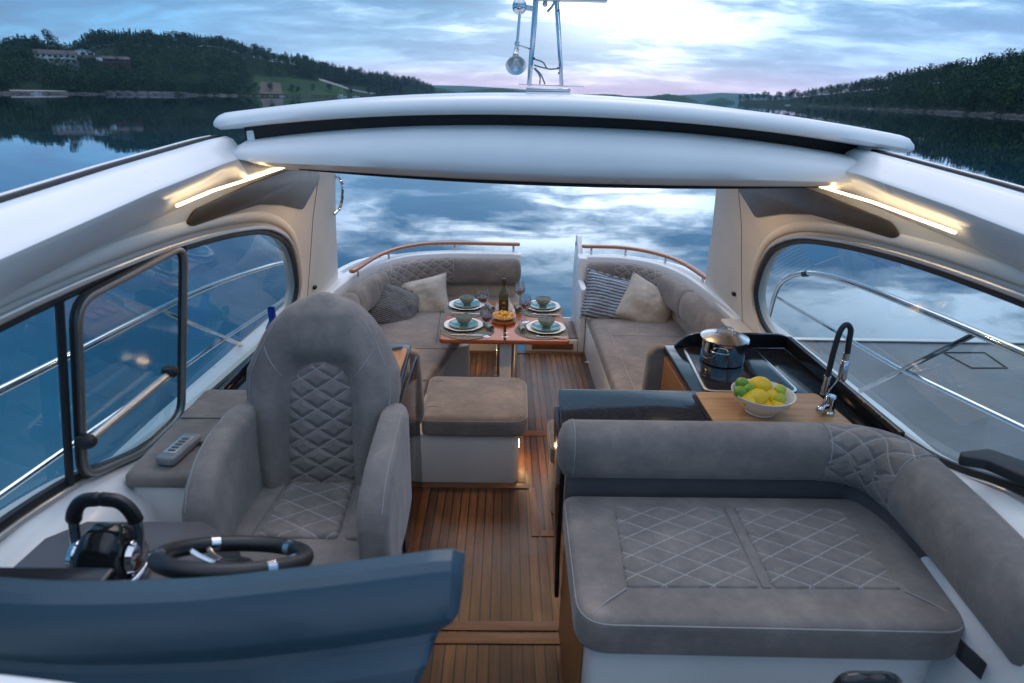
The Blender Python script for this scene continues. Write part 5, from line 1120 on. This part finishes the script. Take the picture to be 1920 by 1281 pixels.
# ---- houses
def house(name, label, px0, px1, ybase, ytop, dist, wall, roofm, gable=False, rows=1, ncol=6, balcony=False):
    dr = azdir((px0+px1)/2); c = CAM+dr*dist; tanr = Vector((dr.y, -dr.x, 0)); W_ = (px1-px0)/F*dist*1.03
    zb = CAM.z+elev((px0+px1)/2, ybase)*dist; zt = CAM.z+elev((px0+px1)/2, ytop)*dist; H_ = zt-zb; D_ = 8
    th = thing(name, label, 'house', (c.x, c.y, zb)); T = lambda u, d, z: Vector((c.x, c.y, 0))+tanr*u+dr*d+Vector((0, 0, z))
    wh = H_*.68; b = MB(); b.slab([(-W_/2, 0), (W_/2, 0), (W_/2, D_), (-W_/2, D_)], zb-6, zb+wh, .02, tf=lambda p: T(p.x, p.y, p.z)); b.build('wall', wall, th)
    b = MB()
    if gable:
        ridge = [T(0, -.6, zb+H_), T(0, D_+.6, zb+H_)]
        for s in (-1, 1): b.add([T(s*(W_/2+.6), -.6, zb+wh-.3), ridge[0], ridge[1], T(s*(W_/2+.6), D_+.6, zb+wh-.3), T(s*(W_/2+.6), -.6, zb+wh-.6), ridge[0]-Vector((0, 0, .3)), ridge[1]-Vector((0, 0, .3)), T(s*(W_/2+.6), D_+.6, zb+wh-.6)], [[0, 1, 2, 3], [4, 5, 6, 7], [0, 1, 5, 4], [3, 2, 6, 7], [0, 3, 7, 4]])
        b2 = MB(); b2.add([T(-W_/2, 0, zb+wh), T(W_/2, 0, zb+wh), T(0, 0, zb+H_-.3)], [[0, 1, 2]]); b2.build('gable_wall', wall, th)
    else: b.add([T(-W_/2-.6, -.8, zb+wh-.1), T(W_/2+.6, -.8, zb+wh-.1), T(W_/2+.6, D_+.6, zb+wh-.1), T(-W_/2-.6, D_+.6, zb+wh-.1), T(-W_/2+.4, D_/2, zb+H_), T(W_/2-.4, D_/2, zb+H_)], [[0, 1, 5, 4], [2, 3, 4, 5], [1, 2, 5], [3, 0, 4], [0, 1, 2, 3]])
    b.build('roof', roofm, th)
    for r_ in range(rows):
        for k in range(ncol):
            u = (-.5+(k+.5)/ncol)*W_*.94; z0 = zb+wh*(r_+.30)/rows; b = MB(); ww = W_/ncol*.28; b.slab([(u-ww, 0), (u+ww, 0), (u+ww, .1), (u-ww, .1)], z0, z0+wh/rows*.45, .01, tf=lambda p: T(p.x, p.y-.06, p.z)); b.build('window', 'black', th)
    if balcony: b = MB(); b.obox(T(-W_/2, -1.2, zb+wh*.5), T(W_/2, -1.2, zb+wh*.5), .15, .5, .02); b.build('balcony', wall, th)
M['housew'] = plain('painted_white_boards', (.62, .63, .62), .6, var=.03); M['houser'] = plain('red_brown_boards', (.07, .03, .022), .7); M['rooftile'] = plain('dark_roof_tile', (.035, .032, .04), .7)
dd = 470+150*.6
house('white_house', 'long white house with a row of windows high on the left hill', 94, 143, 118, 94, dd-18, 'housew', 'rooftile', False, 2, 7, True)
house('gabled_house', 'white gabled house behind the red building on the left hill', 156, 184, 108, 91, dd+4, 'housew', 'rooftile', True, 1, 3)
house('red_house', 'low red-brown building right of the white house on the left hill', 146, 232, 121, 104, dd-14, 'houser', 'rooftile', False, 1, 9, False)
b = MB(); q = CAM+azdir(198)*(dd-22); q.z = CAM.z+elev(198, 112)*(dd-22); t_ = azdir(198); b.obox(q-Vector((t_.y, -t_.x, 0))*1.8, q+Vector((t_.y, -t_.x, 0))*1.8, .2, 2.2, .02); tag(b.build('white_awning', 'housew'), 'small white screen on the front of the red building', 'awning')
for px, pt in ((70, (.5, 92, 105)), (57, (.2, 138, 165)), (90, (.2, 138, 160))):
    pass
# ---- moored boats
def sailboat(px, dist, L, H_, label, ang):
    dr = azdir(px); c = CAM+dr*dist; c.z = WZ; th = thing('sailing_boat' if H_ else 'motor_dinghy', label, 'boat', c)
    rot = Matrix.Translation(c) @ Matrix.Rotation(ang, 4, 'Z'); rings = []
    for t in np.linspace(-1, 1, 9):
        w = L*.15*math.sqrt(max(.02, 1-max(0, t)**2.2))*(1 if t < .2 else 1); rings.append([rot@Vector((t*L/2, y*w, z*L*.11+L*.02*max(0, t))) for y, z in ((-1, 1), (-.8, 0), (0, -.3), (.8, 0), (1, 1))])
    b = MB(); b.rings(rings); b.build('hull', 'housew', th)
    b = MB(); b.slab([tuple(x) for x in rrect(-L*.2, L*.15, -L*.08, L*.08, L*.03)], L*.10, L*.17, .03, tf=lambda p: rot@p); b.build('cabin', 'housew', th)
    if H_:
        b = MB(); b.tube([rot@Vector((L*.08, 0, L*.1)), rot@Vector((L*.08, 0, H_))], .12, 6); b.build('mast', 'alu', th)
        b = MB(); b.tube([rot@Vector((L*.06, 0, L*.24)), rot@Vector((-L*.38, 0, L*.26))], .18, 6); b.build('boom', 'alu', th)
        for x in (L*.48, -L*.48): b = MB(); b.tube([rot@Vector((L*.08, 0, H_*.97)), rot@Vector((x, 0, L*.12))], .03, 4); b.build('stay', 'alu', th)
sailboat(641, 700, 9, 12, 'moored white sailing boat with bare mast off the meadow', .4)
sailboat(667, 740, 8, 0, 'white motor boat moored right of the sailing boat', .1)
sailboat(528, 600, 5, 0, 'small white boat off the brown field on the left shore', .2)
sailboat(65, 400, 4.5, 0, 'small boat with outboard in front of the pale beach', .5)
sailboat(1634, 560, 4, 0, 'tiny white boat under the right wooded shore', .2)
sailboat(1478, 1000, 8, 0, 'small pale boat moored at the low spit', .1)
# ---- far islands and ridges fading into the haze
def ridge(name, px0, px1, dist, prof, depth, mat='soil', woods=True):
    b = MB(); rings = []; N = int((px1-px0)/3)+2
    for px in np.linspace(px0, px1, N):
        y = float(np.interp(px, [p[0] for p in prof], [p[1] for p in prof])); e = elev(px, y)*dist; z = max(WZ+.3, CAM.z+e); z += (noise.noise(Vector((px*.25, dist, 0)))*.35+noise.noise(Vector((px*.9, dist, 3)))*.22)*min(6, max(0, z-WZ)) if woods else 0
        dr = azdir(px); rings.append([CAM.xy.to_3d()+dr*(dist-depth*.5)+Vector((0, 0, WZ-1)), CAM.xy.to_3d()+dr*(dist-depth*.3)+Vector((0, 0, WZ+(z-WZ)*.55)), CAM.xy.to_3d()+dr*dist+Vector((0, 0, z)), CAM.xy.to_3d()+dr*(dist+depth)+Vector((0, 0, WZ-1))])
    b.rings(rings, False, False, False); return tag(b.build(name, mat, None, 180), kind='structure')
ridge('island', 868, 975, 2300, [(868, 172), (890, 169), (925, 166), (950, 167), (975, 172)], 90, 'forest')
ridge('island_hill', 1070, 1198, 1900, [(1070, 180), (1100, 177), (1150, 177), (1180, 181), (1198, 189)], 120, 'forest')
ridge('wooded_island', 1196, 1310, 1750, [(1196, 189), (1215, 181), (1250, 176), (1285, 181), (1310, 191)], 120, 'forest')
ridge('small_island', 1322, 1378, 2400, [(1322, 190.5), (1345, 184), (1355, 183), (1378, 190.5)], 60, 'forest')
ridge('headland', 812, 872, 1900, [(790, 160), (812, 163), (845, 169), (872, 178)], 60, 'forest')
ridge('far_hills', 700, 1600, 5200, [(700, 158), (820, 160), (870, 161), (960, 166), (1100, 180), (1240, 180), (1310, 177), (1350, 174), (1400, 176), (1500, 182), (1600, 188)], 800, 'forest', False)
# ---- pontoon beside the starboard rail
b = MB(); b.slab(rpoly([(2.05, -4), (14, -4), (14, 6.62), (2.05, 6.62)], .05, 3), WZ-.3, -.40, .02); po = b.build('pontoon', 'concrete'); tag(po, 'flat grey concrete pontoon floating beyond the right guard rail', 'pontoon')
b = MB(); b.box(2.05, 14, 6.54, 6.62, -.397, -.375, .006); b.build('edge_strip', 'alu', po)
q = [PZ(x, y, -.396) for x, y in ((1768, 661), (1846, 661), (1888, 690), (1822, 690))]; b = MB(); b.sweep([Vector((v.x, v.y, -.394)) for v in q], rrect(-.012, .012, -.003, .003, .001, 2), closed=True); b.build('hatch_outline', 'rubber', po)

# ================================================================== haze, sky, sun
b = MB(); b.box(-6500, 6500, -60, 8000, WZ-1.2, 95, 0)
n = NT('haze_air'); nt = n.t; nt.nodes.remove(n.b); pv = nt.nodes.new('ShaderNodeVolumePrincipled'); pv.inputs['Color'].default_value = (.45, .76, 1.0, 1); pv.inputs['Density'].default_value = .00009; pv.inputs['Anisotropy'].default_value = .2
n.link(pv.outputs[0], n.o.inputs['Volume']); HAZE = b.build('haze', n.m); tag(HAZE, 'thin evening haze over the water', 'haze', kind='stuff')

SUN_AZ, SUN_EL = R(7), R(50)
w = bpy.data.worlds.new('World'); sc.world = w; w.use_nodes = True; nt = w.node_tree
for q in list(nt.nodes): nt.nodes.remove(q)
class WN(NT):
    def __init__(s, nt): s.t = nt
n = WN(nt); out = nt.nodes.new('ShaderNodeOutputWorld'); bg = nt.nodes.new('ShaderNodeBackground'); nt.links.new(bg.outputs[0], out.inputs[0])
sky = nt.nodes.new('ShaderNodeTexSky'); sky.sky_type = 'NISHITA'; sky.sun_disc = False; sky.sun_elevation = SUN_EL; sky.sun_rotation = SUN_AZ
tcn = nt.nodes.new('ShaderNodeTexCoord').outputs['Generated']; sp = nt.nodes.new('ShaderNodeSeparateXYZ'); nt.links.new(tcn, sp.inputs[0])
X_, Y_, Z_ = sp.outputs; zc = n.math('MAXIMUM', Z_, 0.0)
az = n.math('ARCTAN2', X_, Y_)                              # radians, 0 = straight aft
den = n.math('ADD', zc, .19)
cmb = nt.nodes.new('ShaderNodeCombineXYZ'); nt.links.new(n.math('DIVIDE', X_, den), cmb.inputs[0]); nt.links.new(n.math('DIVIDE', Y_, den), cmb.inputs[1])
mp = nt.nodes.new('ShaderNodeMapping'); mp.inputs['Scale'].default_value = (1.15, 1.9, 1); mp.inputs['Rotation'].default_value = (0, 0, .25); mp.inputs['Location'].default_value = (3.1, 1.7, 0); nt.links.new(cmb.outputs[0], mp.inputs[0])
wrp = nt.nodes.new('ShaderNodeTexNoise'); wrp.inputs['Scale'].default_value = 1.3; wrp.inputs['Detail'].default_value = 4; nt.links.new(mp.outputs[0], wrp.inputs['Vector'])
wv = nt.nodes.new('ShaderNodeVectorMath'); wv.operation = 'MULTIPLY_ADD'; nt.links.new(wrp.outputs['Color'], wv.inputs[0]); wv.inputs[1].default_value = (.55, .55, 0); nt.links.new(mp.outputs[0], wv.inputs[2])
c1 = n.noise(wv.outputs[0], .85, 9, .60); c2 = n.noise(wv.outputs[0], 3.2, 7, .62)
cl = n.math('ADD', n.math('MULTIPLY', c1, .78), n.math('MULTIPLY', c2, .22))
gap = n.ramp(cl, [(.45, (0, 0, 0)), (.51, (.30, .30, .30)), (.57, (1, 1, 1))])          # breaks in the cloud
def gauss(a0, e0, sa, se_):
    da = n.math('DIVIDE', n.math('SUBTRACT', az, a0), sa); de = n.math('DIVIDE', n.math('SUBTRACT', Z_, e0), se_)
    s_ = n.math('ADD', n.math('MULTIPLY', da, da), n.math('MULTIPLY', de, de)); return n.math('EXPONENT', n.math('MULTIPLY', s_, -1))
base = n.ramp(Z_, [(0, (.52, .44, .62)), (.012, (.44, .46, .70)), (.05, (.19, .32, .54)), (.12, (.09, .25, .44)), (.22, (.055, .20, .37)), (.40, (.10, .28, .46)), (.65, (.44, .56, .78)), (1, (.66, .75, .94))])
leftd = n.ramp(n.math('MULTIPLY_ADD', az, .75, .60), [(0, (.12, .60, .76)), (.25, (.22, .66, .86)), (.54, (.9, .98, 1.0)), (.78, (1.0, 1.0, 1.0)), (1, (.75, .92, 1.05))])
lowm = n.ramp(Z_, [(.35, (0, 0, 0)), (.65, (1, 1, 1))])
colr = n.mix(1, base, n.mix(lowm, leftd, (1, 1, 1)), 'MULTIPLY')
colr = n.mix(.9, colr, n.ramp(cl, [(.34, (.48, .56, .66)), (.46, (.78, .82, .88)), (.53, (1.15, 1.10, 1.05)), (.62, (1.9, 1.65, 1.5))]), 'MULTIPLY')
g1 = gauss(.155, .112, .135, .045); g2 = gauss(.02, .19, .30, .070); g4 = gauss(.62, .26, .30, .12); g3 = gauss(.0, .0, .7, .03)
glow = n.math('ADD', n.math('MULTIPLY', g1, n.math('MULTIPLY_ADD', gap, 2.2, .55)), n.math('MULTIPLY', n.math('ADD', g2, n.math('MULTIPLY', g4, .75)), n.math('MULTIPLY', gap, 1.7)))
gv = nt.nodes.new('ShaderNodeMix'); gv.data_type = 'RGBA'; gv.blend_type = 'ADD'; gv.inputs[0].default_value = 1; gv.clamp_result = False
gm = nt.nodes.new('ShaderNodeVectorMath'); gm.operation = 'SCALE'; gm.inputs[0].default_value = (1.0, .98, 1.0); nt.links.new(glow, gm.inputs['Scale'])
nt.links.new(colr, gv.inputs[6]); nt.links.new(gm.outputs[0], gv.inputs[7])
pk = nt.nodes.new('ShaderNodeVectorMath'); pk.operation = 'SCALE'; pk.inputs[0].default_value = (.26, .07, .05); nt.links.new(g3, pk.inputs['Scale'])
a2 = nt.nodes.new('ShaderNodeVectorMath'); a2.operation = 'ADD'; nt.links.new(gv.outputs[2], a2.inputs[0]); nt.links.new(pk.outputs[0], a2.inputs[1])
# a little of the physical sky on top of the cloud layer
sk2 = nt.nodes.new('ShaderNodeVectorMath'); sk2.operation = 'SCALE'; sk2.inputs['Scale'].default_value = .02; nt.links.new(sky.outputs[0], sk2.inputs[0])
a3 = nt.nodes.new('ShaderNodeVectorMath'); a3.operation = 'ADD'; nt.links.new(a2.outputs[0], a3.inputs[0]); nt.links.new(sk2.outputs[0], a3.inputs[1])
nt.links.new(a3.outputs[0], bg.inputs[0]); bg.inputs[1].default_value = 1.0
sl = bpy.data.lights.new('sun', 'SUN'); sl.energy = .55; sl.angle = R(40); sl.color = (1, .86, .80); so = bpy.data.objects.new('sun', sl); COL.objects.link(so)
so.rotation_euler = Vector((-math.sin(SUN_AZ)*math.cos(SUN_EL), -math.cos(SUN_AZ)*math.cos(SUN_EL), -math.sin(SUN_EL))).to_track_quat('-Z', 'Y').to_euler()
# the lit ceiling spots and strips of the cabin
def lamp(nm, loc, en, size, color=(1, .66, .36), aim=(0, 0, -1)):
    l = bpy.data.lights.new(nm, 'AREA'); l.energy = en; l.size = size; l.color = color; o = bpy.data.objects.new(nm, l); COL.objects.link(o); o.location = loc
    o.rotation_euler = Vector(aim).to_track_quat('-Z', 'Y').to_euler(); return o
for x, y in ((-.75, 3.3), (0, 3.3), (.75, 3.3)): lamp('ceiling_spot_light', (x, y, 1.838), 2.6, .07)
for loc in ((-.02, 3.33, .14), (-.55, 4.80, .08)): 
    l = bpy.data.lights.new('courtesy_glow', 'POINT'); l.energy = .5; l.color = (1, .62, .28); l.shadow_soft_size = .01; o = bpy.data.objects.new('courtesy_glow', l); COL.objects.link(o); o.location = loc
sc.render.engine = 'CYCLES'
sc.cycles.volume_step_rate = 1; sc.cycles.volume_max_steps = 16; sc.cycles.max_bounces = 8; sc.cycles.transparent_max_bounces = 12; sc.cycles.caustics_reflective = False; sc.cycles.caustics_refractive = False
sc.cycles.use_denoising = True; sc.cycles.sample_clamp_indirect = 6
vs_ = sc.view_settings; vs_.view_transform = 'Standard'; vs_.look = 'None'; vs_.exposure = .5; vs_.gamma = 1; vs_.use_curve_mapping = False
